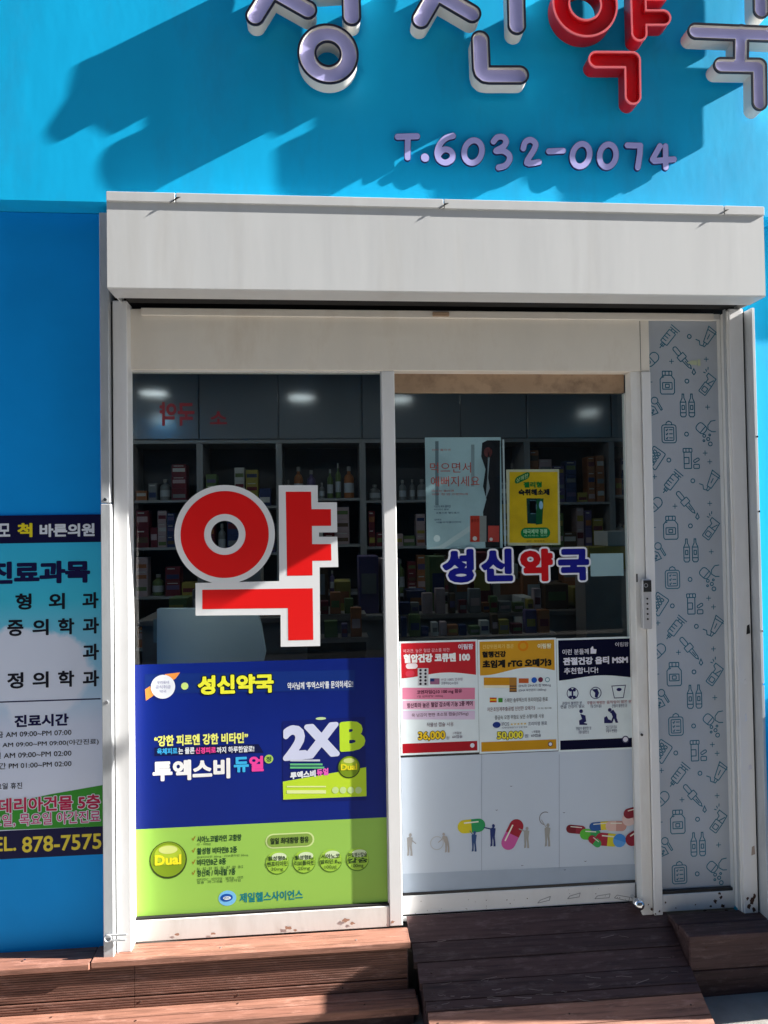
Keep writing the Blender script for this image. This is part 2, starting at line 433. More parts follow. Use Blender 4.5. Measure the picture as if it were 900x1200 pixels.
tag(box('ground', -400, 400, -400, 400, -1.2, -0.72, mat('bare_ground', (0.2, 0.18, 0.15, 1), 0.95)), kind='structure')
# shops across the street (behind the camera; their image is what the glass reflects)
b = empty('street_building', (0, -12, -0.28), 'plain four storey grey building across the street behind the viewer', 'building')
Mw = mat('grey_render', (0.14, 0.125, 0.11, 1), 0.8, var=0.1, scale=2)
box('wall', -14, 16, -20, -10.2, -0.28, 12.4, Mw, b)
wm = mat('dark_far_window', (0.03, 0.035, 0.04, 1), 0.15)
for fl in range(4):
    for i in range(9): box('window', -12.4 + i * 3.1, -10.4 + i * 3.1, -10.2, -10.14, 0.7 + fl * 3.1, 2.3 + fl * 3.1, wm, b)
# unseen wall added right of the shop, shaped to cast shade over the ramp
tag(MB().slabx([(-.315, GZ(1.75)), (-.325, -.05), (-.36, .08), (-.42, .60), (-.43, .78), (.0035, .78), (.0035, GZ(1.75))], 1.70, 1.80).build('added_shade_wall', M_blue_shade), 'unseen low blue wall flaring outward, added right of the shop front to shade the ramp', 'wall')

# ------------------------------------------------------------------ shop building
bld = empty('shop_building', (0, 0, -0.24), 'bright blue rendered pharmacy front with white framed glass and raised lettering above', 'building')
FZ = 2.528
def subwall(name, x0, x1, y0, y1, z0, z1, m): return box(name, x0, x1, y0, y1, z0, z1, m, bld)
subwall('fascia', -6.0, 7.0, -0.09, 0.25, FZ, 5.2, M_blue)
subwall('wall', -6.0, -0.742, 0.003, 0.25, -0.3, FZ - 0.002, M_blue_shade)
subwall('wall', 1.578, 7.0, 0.004, 0.25, -0.3, FZ - 0.002, M_blue)
subwall('lintel', -0.742, 1.578, 0.03, 0.25, 2.2, FZ - 0.002, M_dark)
subwall('threshold', -0.742, 1.578, -0.015, 0.25, -0.3, -0.09, mat('threshold_concrete', (0.12, 0.11, 0.1, 1), 0.9))
subwall('upper_storey', -6.0, 7.0, 0.255, 8.0, 2.9, 9.0, mat('upper_render', (0.4, 0.4, 0.38, 1), 0.9))

# ------------------------------------------------------------------ roller shutter
sh = empty('roller_shutter', (0.44, -0.05, 0), 'off white roller shutter box above the door with its guide rails at both sides', 'shutter')
BX0, BX1, BZ0, BZ1, BY = -0.6775, 1.548, 2.194, 2.496, -0.209
# casing: folded sheet, open slot in the underside
mb = MB()
mb.slabx([(BY, BZ0 + .004), (BY + .004, BZ0), (-0.112, BZ0), (-0.112, BZ0 + .004), (BY + .005, BZ0 + .005), (BY + .005, BZ1), (BY, BZ1)], BX0, BX1)
mb.box(BX0, BX0 + 0.004, BY + 0.001, -0.022, BZ0 + .003, BZ1 - 0.001); mb.box(BX1 - 0.004, BX1, BY + 0.001, -0.022, BZ0 + .003, BZ1 - 0.001)
mb.box(BX0 + .004, BX1 - .004, BY + 0.005, -0.022, BZ1 - 0.005, BZ1 - 0.001)
mb.build('shutter_box', M_box, sh)
# folded top flange made of lapped lengths
for a, c2 in ((BX0, -0.46), (-0.457, 0.42), (0.423, 1.40), (1.403, BX1)):
    MB().box(a, c2, BY - 0.006, BY + 0.004, BZ1 - 0.018 - random.uniform(0, .003), BZ1 + 0.012, 0.0015).build('flange', M_box, sh)
for x in (-0.459, 0.421, 1.401):
    MB().slab([(x - .018, BZ1 - .024), (x + .004, BZ1 - .010), (x + .016, BZ1 - .003), (x + .004, BZ1 - .004), (x - .004, BZ1 - .014)], BY - .0105, BY - .0065).build('torn_edge', M_dark, sh)
box('shutter_roll', BX0 + .02, BX1 - .02, -0.105, -0.02, BZ0 + 0.012, BZ0 + 0.2, M_dark, sh)
box('bottom_bar', -0.62, 1.47, -0.012, -0.002, 2.166, 2.193, M_head, sh, 0.002)
# left rails
box('guide_rail', -0.706, -0.657, -0.05, 0.02, -0.005, 2.205, M_guide, sh, 0.0025)
box('outer_rail', -0.742, -0.712, -0.072, -0.0, 1.51, 2.50, M_alu, sh, 0.002)
box('outer_rail', -0.742, -0.709, -0.074, -0.0, -0.012, 1.506, M_alu, sh, 0.002)
box('dark_groove', -0.7115, -0.7065, -0.045, 0.0, 0, 2.2, M_dark, sh)
# right rails
MB().box(1.506, 1.560, -0.05, -0.006, -0.006, 2.2, 0.0025).build('guide_rail', M_guide, sh)
MB().box(1.566, 1.577, -0.095, 0.0035, -0.012, 2.19, 0.001).build('outer_rail', M_alu, sh)
box('dark_groove', 1.5605, 1.5655, -0.045, 0.0, 0, 2.2, M_dark, sh)
for z in (1.52, 0.84): MB().cyl((-0.726, -0.079, z), 0.006, 0.005, 0.006, 'y', 12).build('bolt', M_steel, sh)
for z in (1.72, 1.45, 1.02, 0.83): MB().cyl((1.5715, -0.101, z), 0.004, 0.004, 0.007, 'y', 10).build('bolt', M_steel, sh)
# hooked latch at the foot of the left rail
lt = MB()
n = 16
for i in range(n):
    a0 = 2 * math.pi * i / n; a1 = 2 * math.pi * (i + 1) / n
    P = [(-0.725 + .011 * math.cos(a), -0.081, 0.062 + .011 * math.sin(a)) for a in (a0, a1)]
    b0 = len(lt.v)
    for p in P:
        d = np.array([p[0] + .725, 0, p[2] - .062]) / .011
        for u, v in ((.003, 0), (0, .003), (-.003, 0), (0, -.003)): lt.v.append((p[0] + d[0] * u, p[1] + v, p[2] + d[2] * u))
    for q in range(4): lt.f.append((b0 + q, b0 + (q + 1) % 4, b0 + 4 + (q + 1) % 4, b0 + 4 + q))
lt.box(-0.716, -0.664, -0.083, -0.077, 0.068, 0.073).box(-0.712, -0.668, -0.082, -0.076, 0.050, 0.055).build('latch', M_alu, sh)

# stickers, tape remains and chips on the right rails
for x, z, wd, h, m in ((1.548, 1.02, .014, .036, M_black), (1.531, .83, .012, .02, ink(235, 235, 240)), (1.530, .70, .009, .03, ink(220, 225, 235)), (1.545, .22, .014, .034, ink(165, 150, 140)), (1.541, .52, .014, .02, ink(215, 215, 225))):
    c = at(868, 700, -0.051)
    MB().slab([(x - wd / 2, z - h / 2), (x + wd / 2, z - h / 2 + .004), (x + wd / 2 - .002, z + h / 2), (x - wd / 2 + .003, z + h / 2 - .004)], -0.0515, -0.0502).build('sticker', m, sh)

# ------------------------------------------------------------------ shop window frame
fr = empty('window_frame', (0.25, 0.03, 0), 'aged white metal frame of the fixed shop window and sliding door', 'frame')
WX0, WX1 = -0.70, 1.503
box('header', WX0, 1.2225, 0.0, 0.07, 1.977, 2.192, M_head, fr, 0.002)
box('header_seam', 0.2474, 0.2480, -0.0005, 0.001, 2.0, 2.165, M_head, fr)
box('header_seam', 1.187, 1.1885, -0.0008, 0.001, 1.98, 2.165, M_dark, fr)
box('jamb', WX0, -0.672, 0.001, 0.06, 0.0, 1.976, M_frame, fr, 0.002)
box('mullion', 0.222, 0.268, 0.0, 0.05, 0.0, 1.976, M_guide, fr, 0.0025)
box('sill', -0.671, 0.221, 0.0015, 0.05, -0.002, 0.071, M_frame, fr, 0.002)
box('sill_bead', -0.671, 0.221, 0.004, 0.02, 0.0715, 0.078, M_dark, fr)
box('mullion', 1.147, 1.187, 0.0, 0.05, -0.016, 1.976, M_frame, fr, 0.002)
box('mullion', 1.189, 1.222, -0.006, 0.05, -0.016, 1.976, M_guide, fr, 0.002)
box('threshold_rail', 1.2235, 1.50, 0.002, 0.05, -0.01, 0.052, M_guide, fr, 0.002)
box('jamb', 1.4975, 1.5052, 0.0, 0.05, 0.0, 2.172, M_frame, fr)
box('jamb_ridge', 1.4955, 1.4985, -0.04, -0.026, 0.0, 2.2, M_alu, fr)
box('jamb_side', 1.4990, 1.5055, -0.049, -0.003, 0.0, 2.19, M_frame, fr)
box('window_pane', -0.6715, 0.2215, 0.018, 0.024, 0.06, 1.985, M_glass, fr)
box('glazing_bead', -0.6718, -0.668, 0.006, 0.0175, 0.08, 1.976, M_alu, fr)
box('glazing_bead', 0.2175, 0.2215, 0.006, 0.0175, 0.08, 1.976, M_alu, fr)
box('glazing_bead', -0.668, 0.2175, 0.006, 0.0175, 1.9715, 1.9765, M_frame, fr)
MB().box(0.408, 0.468, -0.022, -0.0125, 2.17, 2.186, .002).build('door_sensor', M_tan, fr)

# sliding door
dr = empty('sliding_door', (0.72, 0.06, -0.01), 'white framed sliding glass door standing shut beside the shop window', 'door')
box('top_rail', 0.269, 1.1465, 0.055, 0.085, 1.908, 1.984, M_tan, dr, 0.002)
box('bottom_rail', 0.270, 1.1465, 0.055, 0.085, 0.008, 0.075, M_guide, dr, 0.002)
box('kick_strip', 0.270, 1.1465, 0.052, 0.0545, -0.012, 0.004, M_guide, dr)
box('panel_head', 1.2235, 1.50, 0.0, 0.05, 2.173, 2.194, M_frame, fr); box('track', 0.269, 1.1465, 0.0535, 0.09, -0.02, 0.0005, M_dark, dr)
box('stile', 1.148, 1.166, 0.056, 0.084, 0.076, 1.907, M_frame, dr)
box('door_pane', 0.262, 1.1475, 0.064, 0.070, 0.07, 1.912, M_glass, dr)
box('glazing_bead', 0.269, 1.1475, 0.058, 0.0635, 0.0755, 0.084, M_black, dr)
for a, b2, c2, d2 in ((630, 645, 1057, 1053), (665, 680, 1052, 1049), (697, 715, 1052, 1050), (720, 738, 1051, 1054)):
    p = at(a, c2, .0545); q = at(b2, d2, .0545)
    V, F = ribbon([(p[0], p[2] - .004), (p[0] + .01, p[2] + .006), (q[0], q[2] + .008), (q[0] - .004, q[2] - .006), (p[0], p[2] - .004)], .0022)
    obj('scratch', [(x, .0543, z) for x, z in V], F, mat('scratch_grey', (.25, .25, .27, 1)), dr)
# lock keypad on the frame
kp = empty('door_keypad', (1.19, -0.01, 1.1), 'slim grey door keypad with five dots and black reader on the frame', 'keypad')
a = at(751.5, 679, -.02); b2 = at(763.5, 737, -.02)
MB().box(a[0], b2[0], -0.028, -0.0065, b2[2], a[2], 0.003).build('case', mat('keypad_grey', (0.52, 0.52, 0.54, 1), 0.35, metal=0.4), kp)
box('reader', a[0] + .004, b2[0] - .001, -0.0295, -0.0282, a[2] - .045, a[2] - .003, M_black, kp)
circ(kp, 757, 686, 2.6, -.0298, mat('reader_ring', (.3, .3, .32, 1)), 'ring_mark', ring=.8, n=16)
for i in range(5): MB().cyl(((a[0] + b2[0]) / 2, -0.0295, a[2] - .07 - i * .0185), 0.0036, 0.0036, 0.002, 'y', 12).build('button', M_black, kp)
c = at(746.5, 677, 0)
box('keyhole_slot', c[0] - .003, c[0] + .002, -.0012, .001, c[2] - .016, c[2] + .014, M_black, fr)
c = at(752, 861, -.006); MB().cyl((c[0], -.0085, c[2]), .005, .005, .003, 'y', 10).build('screw_hole', M_black, fr)
c = at(748.5, 1059.5, -0.004)
st = empty('door_stop', (c[0], 0.05, c[2]), 'small polished steel ball door stop at the foot of the sliding door', 'door stop')
MB().sphere((c[0], -0.004, c[2]), 0.0215, 28, 18).build('ball', M_steel, st, smooth=True); MB().cyl((c[0], 0.014, c[2]), .008, .008, 0.038, 'y', 12).build('stem', M_steel, st)

# chipped, rusty paint low on the frame
def chip(cx, cz, r, Y, parent, m=M_rust, sq=1.0):
    n = 11; pts = []
    for i in range(n):
        a = 2 * math.pi * i / n; rr = r * random.uniform(0.45, 1.25); pts.append((cx + rr * math.cos(a) * sq, Y, cz + rr * math.sin(a)))
    return obj('paint_chip', pts, [tuple(range(n))], m, parent)
for px, py, r in ((838, 1056, .010), (845, 1052, .007), (847, 1062, .009), (833, 1062, .005), (843, 1047, .006), (851, 1068, .008), (780, 1058, .004), (792, 1064, .003), (826, 1067, .006), (815, 1060, .003)):
    c = at(px, py, 0.0012); chip(c[0], c[2], r, 0.0012, fr)
for px, py, r in ((764, 1066, .006), (768, 1071, .005), (760, 1060, .003), (773, 1068, .005)):
    c = at(px, py, -.0068); chip(c[0], c[2], r, -.0068, fr)
for px, py, r in ((881, 1056, .016), (878, 1063, .012), (885, 1050, .011), (884, 1066, .012), (876, 1053, .008)):
    c = at(px, py, -.0512); chip(min(c[0], 1.547), c[2], r * .8, -.0512, sh, sq=.8)
for px, py, r in ((148, 1098, .01), (338, 1087, .010), (346, 1090, .007), (405, 1079, .012), (413, 1082, .008), (208, 1095, .007), (250, 1094, .006), (460, 1080, .007)):
    c = at(px, py, -.0005); chip(c[0], max(c[2], .006), r * .7, -.0006, fr, mat('bare_primer', (.42, .24, .17, 1), .8), 1.8)
for i in range(26):
    chip(random.uniform(.3, 1.13), random.uniform(.012, .07), random.uniform(.001, .0025), .0546, dr)

# pale scratches and grit on the ramp, rust weeps and rivets on the shutter box
# ------------------------------------------------------------------ patterned frosted side panel
PY = 0.022
pn = box('frosted_panel', 1.2235, 1.4975, PY, PY + .006, 0.0525, 2.172, mat('frosted_grey_film', (0.42, 0.46, 0.52, 1), 0.5, var=0.04, scale=6), None)
tag(pn, 'tall frosted grey side panel printed with rows of teal medicine icons', 'glass panel')
box('panel_sill', 1.224, 1.4965, 0.006, PY - .001, 0.0525, 0.062, M_black, pn)
M_teal = mat('teal_print', lin(22, 104, 130), 0.5, var=0.1)
PW = 0.0036
def rot(p, a): a = R(a); return [(x * math.cos(a) - y * math.sin(a), x * math.sin(a) + y * math.cos(a)) for x, y in p]
def rr(x0, y0, x1, y1, r=.2, n=4):
    o = []
    for cx, cy, a0 in ((x1 - r, y1 - r, 0), (x0 + r, y1 - r, 90), (x0 + r, y0 + r, 180), (x1 - r, y0 + r, 270)):
        for i in range(n + 1): a = R(a0 + 90 * i / n); o.append((cx + r * math.cos(a), cy + r * math.sin(a)))
    return o
def cc(x, y, r, n=14): return [(x + r * math.cos(2 * math.pi * i / n), y + r * math.sin(2 * math.pi * i / n)) for i in range(n)]
C, O = True, False
# icon outlines in photo pixels (y up), (points, closed)
ICON = {
 'syringe': [(rot(p, -40), k) for p, k in ((rr(-5, -9, 5, 9, 1), C), ([(0, -9), (0, -17)], O), ([(-2, -9), (-2, -13), (2, -13), (2, -9)], O), ([(-6, 12), (6, 12)], O), ([(-2.5, 9), (-2.5, 12)], O), ([(2.5, 9), (2.5, 12)], O), ([(-7, 15), (7, 15)], O), ([(-5, 3), (1, 3)], O), ([(-5, -1), (1, -1)], O), ([(-5, -5), (1, -5)], O))],
 'ointment_tube': [(rot(p, -32), k) for p, k in (([(-7, 12), (7, 12), (3, -8), (-3, -8)], C), ([(-6.4, 8), (6.4, 8)], O), ([(-2, -8), (-1, -13), (1, -13), (2, -8)], O), ([(-1, -13), (-5, -14), (-8, -10), (-13, -11)], O), ([(-1, 4), (-.5, -3)], O))],
 'dropper': [(rot(p, 40), k) for p, k in ((rr(-2.6, 5, 2.6, 17, 2.4), C), (rr(-5, -2, 5, 5, .8), C), ([(-2.6, -2), (-1.6, -14), (0, -17), (1.6, -14), (2.6, -2)], O), ([(0, -5), (0, -12)], O))] + [([(14, -13), (11.8, -18), (14, -20.5), (16.2, -18)], C)],
 'medicine_bottle': [([(-5, 9), (-9, 4), (-9, -12), (-7.5, -14), (7.5, -14), (9, -12), (9, 4), (5, 9)], C), (rr(-6, 9, 6, 14, .8), C), ([(-2.4, 9.5), (-2.4, 13.5)], O), ([(2.4, 9.5), (2.4, 13.5)], O), (rr(-6, -8, 6, 0, .6), C), (rr(-2.4, -6, 2.4, -2, .5), C), ([(-6, 6), (-4, 7.5)], O)],
 'spray': [(rot(p, -38), k) for p, k in ((rr(-5, -13, 5, 1, 1), C), ([(-4, 1), (-4, 6), (-8, 8), (-8, 12), (4, 12), (5, 1)], O), (rr(-3, -10, 3, -4, .8), C), ([(-1, 1), (3, 9)], O), ([(-11, 10), (-14, 9)], O), ([(-11, 12), (-14, 14)], O), ([(-11, 15), (-13, 18)], O))],
 'ampoules': [(q, k) for dx in (-5.4, 5.4) for q, k in (([(dx - 3.6, 4), (dx - 3.6, -12), (dx - 2, -14), (dx + 2, -14), (dx + 3.6, -12), (dx + 3.6, 4), (dx + 1.2, 9), (dx + 1, 14), (dx - 1, 14), (dx - 1.2, 9)], C), ([(dx - 3.6, 4), (dx + 3.6, 4)], O), ([(dx - 3.6, -9), (dx + 3.6, -9)], O), (rr(dx - 1.5, -5, dx + 1.5, 0, .3), C))],
 'clipboard': [(rr(-9, -12, 9, 10, 3), C), (rr(-6, -9, 6, 7, 1), C), ([(-4, 10), (-3, 13), (0, 14.5), (3, 13), (4, 10)], O)] + [(q, O) for y in (4, -1, -6) for q in ([(-4, y), (-2.8, y - 1.2), (-1.4, y + 1.2)], [(0, y), (4.6, y)])],
 'open_capsule': [(rot(rr(-7, -5.5, 6, 5.5, 4), -42), C), (rot([(2, -5.5), (2, 5.5)], -42), O), ([(18, 10), (12, 9), (8, 4), (8, -1), (13, -4), (18, -4)], O), (cc(3, -9, 1.8, 10), C), (cc(8, -13, 2, 10), C), (cc(2.5, -15, 1.2, 8), C), (cc(10, -8, 1.2, 8), C), (cc(10.5, -19, 2.4, 12), C)],
 'blister_pack': [(rot(rr(-9, -12, 9, 12, 2), -35), C)] + [(rot(rr(x - 2, y - 1.6, x + 2, y + 1.6, 1), -35), C) for x in (-4, 1.5) for y in (-7, -2.4, 2.4, 7)],
 'pill_vial': [(rr(-4.6, -12, 4.6, 8, .8), C), (rr(-5.6, 8, 5.6, 12.5, .8), C), ([(-2, 8), (-2, 12.5)], O), ([(2, 8), (2, 12.5)], O), (rr(-4.6, -6, 1.5, 1.5, .4), C), (rot(rr(-3.8, -1.6, 3.8, 1.6, 1.4), 30), 'shift'), (rr(7.5, -12, 14.5, -7, 1), C)],
 'mortar_spoon': [(rot(cc(0, 0, 4.2, 14), 0), C), ([(2.5, -3), (8, -12)], O), ([(4.5, -2), (9.5, -10.5), (8, -12)], O), ([(-5, -6), (0, -8), (4, -15), (-4, -18)], O), (cc(-2, -12, 1, 8), C), (cc(-3, -15, .8, 8), C)],
 'capsule': [(rot(rr(-10, -6, 10, 6, 5.8), 42), C), (rot([(0, -6), (0, 6)], 42), O), (rot(cc(-5, 0, 2), 42), C)],
 'ring_mark': [(cc(0, 0, 2.4, 14), C)],
 'plus_mark': [([(-3, 0), (3, 0)], O), ([(0, -3), (0, 3)], O)],
}
ICON['pill_vial'] = [((([(x + 11, y - 2) for x, y in p]), C) if k == 'shift' else (p, k)) for p, k in ICON['pill_vial']]
tile = [('syringe', 255, 730), ('ring_mark', 380, 720), ('ointment_tube', 495, 722), ('dropper', 340, 850), ('plus_mark', 275, 872), ('plus_mark', 480, 852), ('capsule', 158, 865), ('medicine_bottle', 250, 1000), ('ring_mark', 366, 987), ('spray', 490, 1005),
        ('plus_mark', 146, 1000), ('mortar_spoon', 155, 250), ('ampoules', 348, 275), ('plus_mark', 467, 283), ('clipboard', 240, 440), ('ring_mark', 343, 445), ('open_capsule', 432, 410), ('blister_pack', 155, 590), ('ring_mark', 239, 600), ('pill_vial', 350, 590), ('plus_mark', 452, 555), ('plus_mark', 480, 606), ('plus_mark', 155, 700)]
KP = (2.62 + PY) / FPX
def clipx(P, x0, x1):     # keep polyline inside the panel
    return [(min(max(x, x0), x1), z) for x, z in P]
icon_mesh = {}
PER = at(792, 763.2, PY)[2] - at(792, 936.2, PY)[2]
for kind, u, v in tile:
    c0 = at(740 + u / 5, 590 + v / 5, PY)
    for k in range(-5, 6):
        z = c0[2] + k * PER
        if not 0.1 < z < 2.13: continue
        x = c0[0]
        if kind == 'plus_mark' and x < 1.232: x = 1.232
        V = []; F = []; yy = PY - .0004
        for P, cl in ICON[kind]:
            Q = clipx([(x + p[0] * KP, z + p[1] * KP) for p in P], 1.2245, 1.4955)
            Q = [q for i, q in enumerate(Q) if i == 0 or math.hypot(q[0] - Q[i - 1][0], q[1] - Q[i - 1][1]) > 1e-5]
            if cl and len(Q) > 1 and math.hypot(Q[0][0] - Q[-1][0], Q[0][1] - Q[-1][1]) < 1e-5: Q.pop()
            if len(Q) < 2: continue
            rv, rf = ribbon(Q, PW * (.75 if kind in ('plus_mark',) else 1), bool(cl)); b0 = len(V); V += [(a[0], yy, a[1]) for a in rv]; F += [tuple(b0 + i for i in f) for f in rf]; yy -= .00004
        if V: obj(kind, V, F, M_teal, pn)
c = at(813, 425, PY - .001)
MB().slab([(c[0] - .027, c[2]), (c[0] - .008, c[2] - .008), (c[0] + .012, c[2] - .009), (c[0] + .012, c[2] + .009), (c[0] - .008, c[2] + .008)], PY - .0016, PY - .0008).box(c[0] + .015, c[0] + .026, PY - .0016, PY - .0008, c[2] - .012, c[2] + .012).build('pale_sticker', ink(190, 200, 170), pn)

# ------------------------------------------------------------------ raised sign letters
M_lav = mat('lavender_acrylic_face', (0.56, 0.54, 0.94, 1), 0.3, var=0.03, coat=0.4)
M_ret = mat('off_white_letter_side', (0.62, 0.60, 0.56, 1), 0.5, var=0.06)
M_trim = mat('black_letter_trim', (0.008, 0.008, 0.02, 1), 0.3)
M_redf = mat('red_acrylic_face', (0.68, 0.006, 0.015, 1), 0.22, var=0.03, coat=0.5)
M_redr = mat('red_letter_side', (0.40, 0.005, 0.012, 1), 0.3, var=0.04)
M_redhl = mat('red_rim_highlight', (0.80, 0.16, 0.18, 1), 0.25)  # pink highlight put into the rim colour of the red letter
LY = -0.168; LK = (2.62 + LY) / FPX
def L2(p): q = at(p[0], p[1], LY); return (q[0], q[2])
def sign_letter(name, strokes, rings, label, red=False, group='raised syllables of the pharmacy name'):
    root_p = L2(strokes[0][0][0]) if strokes else L2(rings[0][:2])
    t = empty(name, (root_p[0], -0.09, root_p[1]), label, 'sign letter', group)
    D, X, Z = field([([L2(p) for p in ps], r * LK) for ps, r in strokes], [(*L2((cx, cy)), rad * LK, rad * LK, r * LK) for cx, cy, rad, r in rings])
    outer = contours(D, X, Z, 0); inn = contours(D, X, Z, -0.0042 if red else -0.0062); inn2 = contours(D, X, Z, -0.0085)
    fill('side_return', outer + inn, LY - .0012, M_redr if red else M_ret, t, 0.056)
    fill('trim', contours(D, X, Z, 0.0014 if red else .0026) + (contours(D, X, Z, -0.0040 if not red else -.0048)), LY - .003, M_redhl if red else M_trim, t, 0.0055)
    fill('face', inn, LY + (.016 if red else .010), M_redf if red else M_lav, t, 0.004)
    box('stud', root_p[0] - .004, root_p[0] + .004, LY + .02, -.0902, root_p[1] - .004, root_p[1] + .004, M_alu, t)
    return t
r = 10.6
sign_letter('sign_letter', [([(299, 19), (322, -18), (330, -52)], r), ([(319, -12), (360.5, 11.5)], r), ([(412, 19.5), (410, -62)], r), ([(374, -16), (411, -18)], r)], [(384.5, 63.3, 25, 10.4)], 'lavender syllable with a full ring below, leftmost of the raised name letters')
sign_letter('sign_letter', [([(493, 23), (515, -15), (523, -50)], r), ([(512, -8), (553, 16)], r), ([(605.5, 30), (603, -62)], r), ([(562.7, 47), (564, 80), (565.2, 84.5), (568.5, 87.3), (573, 88), (609, 88)], r)], [], 'lavender syllable with an L shaped foot, left of the red raised syllable')
sign_letter('sign_letter', [([(749, 39), (746, -62)], 9.8), ([(749, 21), (777, 21)], 9.6), ([(748, -9), (776, -9)], 9.6), ([(699, 70), (741, 70.3), (741.6, 113)], 10)], [(685.6, 5, 30, 10.6)], 'glossy red raised syllable with painted pink rim highlights above the phone number', True)
sign_letter('sign_letter', [([(834, -48), (891, -46), (892, 12)], 10), ([(815, 36.7), (945, 42)], 9.6), ([(868.7, 38), (868, 76)], 9.2), ([(845, 76.7), (889.5, 77.5), (890, 120.5)], 9.4)], [], 'lavender syllable cut by the right edge of the photo, last of the name letters')

# phone number in small raised characters
M_num = mat('lavender_number_face', (0.52, 0.50, 0.92, 1), 0.4, var=0.04)
M_numd = mat('dark_number_edge', lin(30, 28, 80), 0.5)
ph = empty('phone_number_sign', (0.8, -0.09, 2.72), 'small raised lavender phone number reading T.6032-0074 under the name letters', 'sign')
A_ = lambda L, ox=450, oy=140: [(ox + x / 5, oy + y / 5) for x, y in L]
def ell(cx, cy, rx, ry, tilt=0, ox=450, oy=140, n=26):
    return A_([(cx + rx * math.cos(2 * math.pi * i / n) + tilt * ry * math.sin(2 * math.pi * i / n), cy - ry * math.sin(2 * math.pi * i / n)) for i in range(n + 1)], ox, oy)
glyphs = [
 [A_([(80, 100), (195, 97)]), A_([(140, 100), (138, 222)])],
 [A_([(240, 223)])],
 [A_([(405, 95), (360, 110), (325, 150), (312, 195), (325, 235), (360, 252), (395, 235), (403, 205), (385, 180), (350, 175), (322, 200)])],
 [ell(522, 187, 52, 66, .1)],
 [A_([(642, 128), (665, 103), (700, 103), (716, 128), (700, 158), (657, 183), (700, 183), (732, 205), (736, 235), (712, 268), (672, 280)])],
 [A_([(817, 168), (828, 132), (860, 118), (888, 140), (880, 175), (838, 252), (908, 248)])],
 [A_([(117, 185), (200, 182)], 620)],
 [ell(305, 208, 50, 66, .12, 620)],
 [ell(462, 211, 48, 66, .08, 620)],
 [A_([(577, 150), (652, 152), (650, 200), (638, 280)], 620)],
 [A_([(768, 155), (725, 232), (735, 242), (850, 232)], 620), A_([(800, 156), (802, 280)], 620)],
]
def smooth(P):
    if len(P) < 5: return P
    Q = []
    for i in range(len(P) - 1):
        p0, p1, p2, p3 = [np.array(P[min(max(j, 0), len(P) - 1)]) for j in (i - 1, i, i + 1, i + 2)]
        for t in (0, .25, .5, .75): Q.append(tuple(.5 * (2 * p1 + (p2 - p0) * t + (2 * p0 - 5 * p1 + 4 * p2 - p3) * t * t + (3 * p1 - p0 - 3 * p2 + p3) * t ** 3)))
    return Q + [P[-1]]
for g in glyphs:
    g = [smooth(q) for q in g]
    Yn = -0.108; dot = len(g[0]) == 1
    L3 = lambda p: (at(p[0], p[1], Yn)[0], at(p[0], p[1], Yn)[2])
    rad = (4.9 if dot else 3.4) * (2.62 + Yn) / FPX
    D, X, Z = field([([L3(p) for p in ps], rad) for ps in g], [], 0.0012, .02)
    d = fill('number_character', contours(D, X, Z, 0), Yn, M_num, ph, 0.0115)
    fill('edge', contours(D, X, Z, 0.0018), Yn + .0022, M_numd, d, 0.008)

# ------------------------------------------------------------------ window decals and posters
WY = 0.0175
# big red 'yak' decal
M_dred = mat('red_vinyl', (0.80, 0.006, 0.006, 1), 0.4, var=0.02)
M_dwht = mat('white_vinyl', (0.78, 0.79, 0.80, 1), 0.4, var=0.02)
dc = empty('window_decal', tuple(at(300, 670, WY)), 'large red and white vinyl syllable on the shop window glass', 'decal')
def dpoly(pts, Y, m, name): return poly(dc, pts, Y, m, name)
def ringm(px, py, ro, ri, Y, m, name): return circ(dc, px, py, ro, Y, m, name, n=72, ring=ro - ri)
def RP(pts): return pts
wout = [(326.5, 568.6), (372.3, 568.6), (372.5, 588.6), (394.8, 588.6), (395.2, 623.8), (373.8, 624), (373.9, 629), (395.3, 629), (396.5, 664.4), (374.6, 664.8), (375.2, 757), (329, 758), (328.8, 720.6), (229.2, 721.4), (229, 683.2), (327.2, 681)]
dpoly(wout, WY - .0006, M_dwht, 'white_border')
ringm(263.5, 626.3, 57.2, 15.8, WY - .0003, M_dwht, 'white_border')
ringm(263.5, 626.3, 50.2, 23.6, WY - .0009, M_dred, 'red_stroke')
dpoly([(334.8, 576.2), (364.6, 576.2), (365, 596.7), (387.8, 596.7), (388, 616.2), (365.6, 616.4), (365.8, 637.7), (388, 637.6), (388.4, 656.8), (366, 657.2), (366.2, 674.3), (336.4, 674.8)], WY - .0009, M_dred, 'red_stroke')
dpoly([(237, 691.2), (366.4, 689.4), (367.2, 749.8), (337.8, 750.4), (337.4, 712.6), (237.2, 713.8)], WY - .0009, M_dred, 'red_stroke')

def sheet(name, x0, x1, z0, z1, Y, m, label, cat, group=None, th=.0008):
    o = MB().box(x0, x1, Y, Y + th, z0, z1).build(name, m); tag(o, label, cat, group); return o

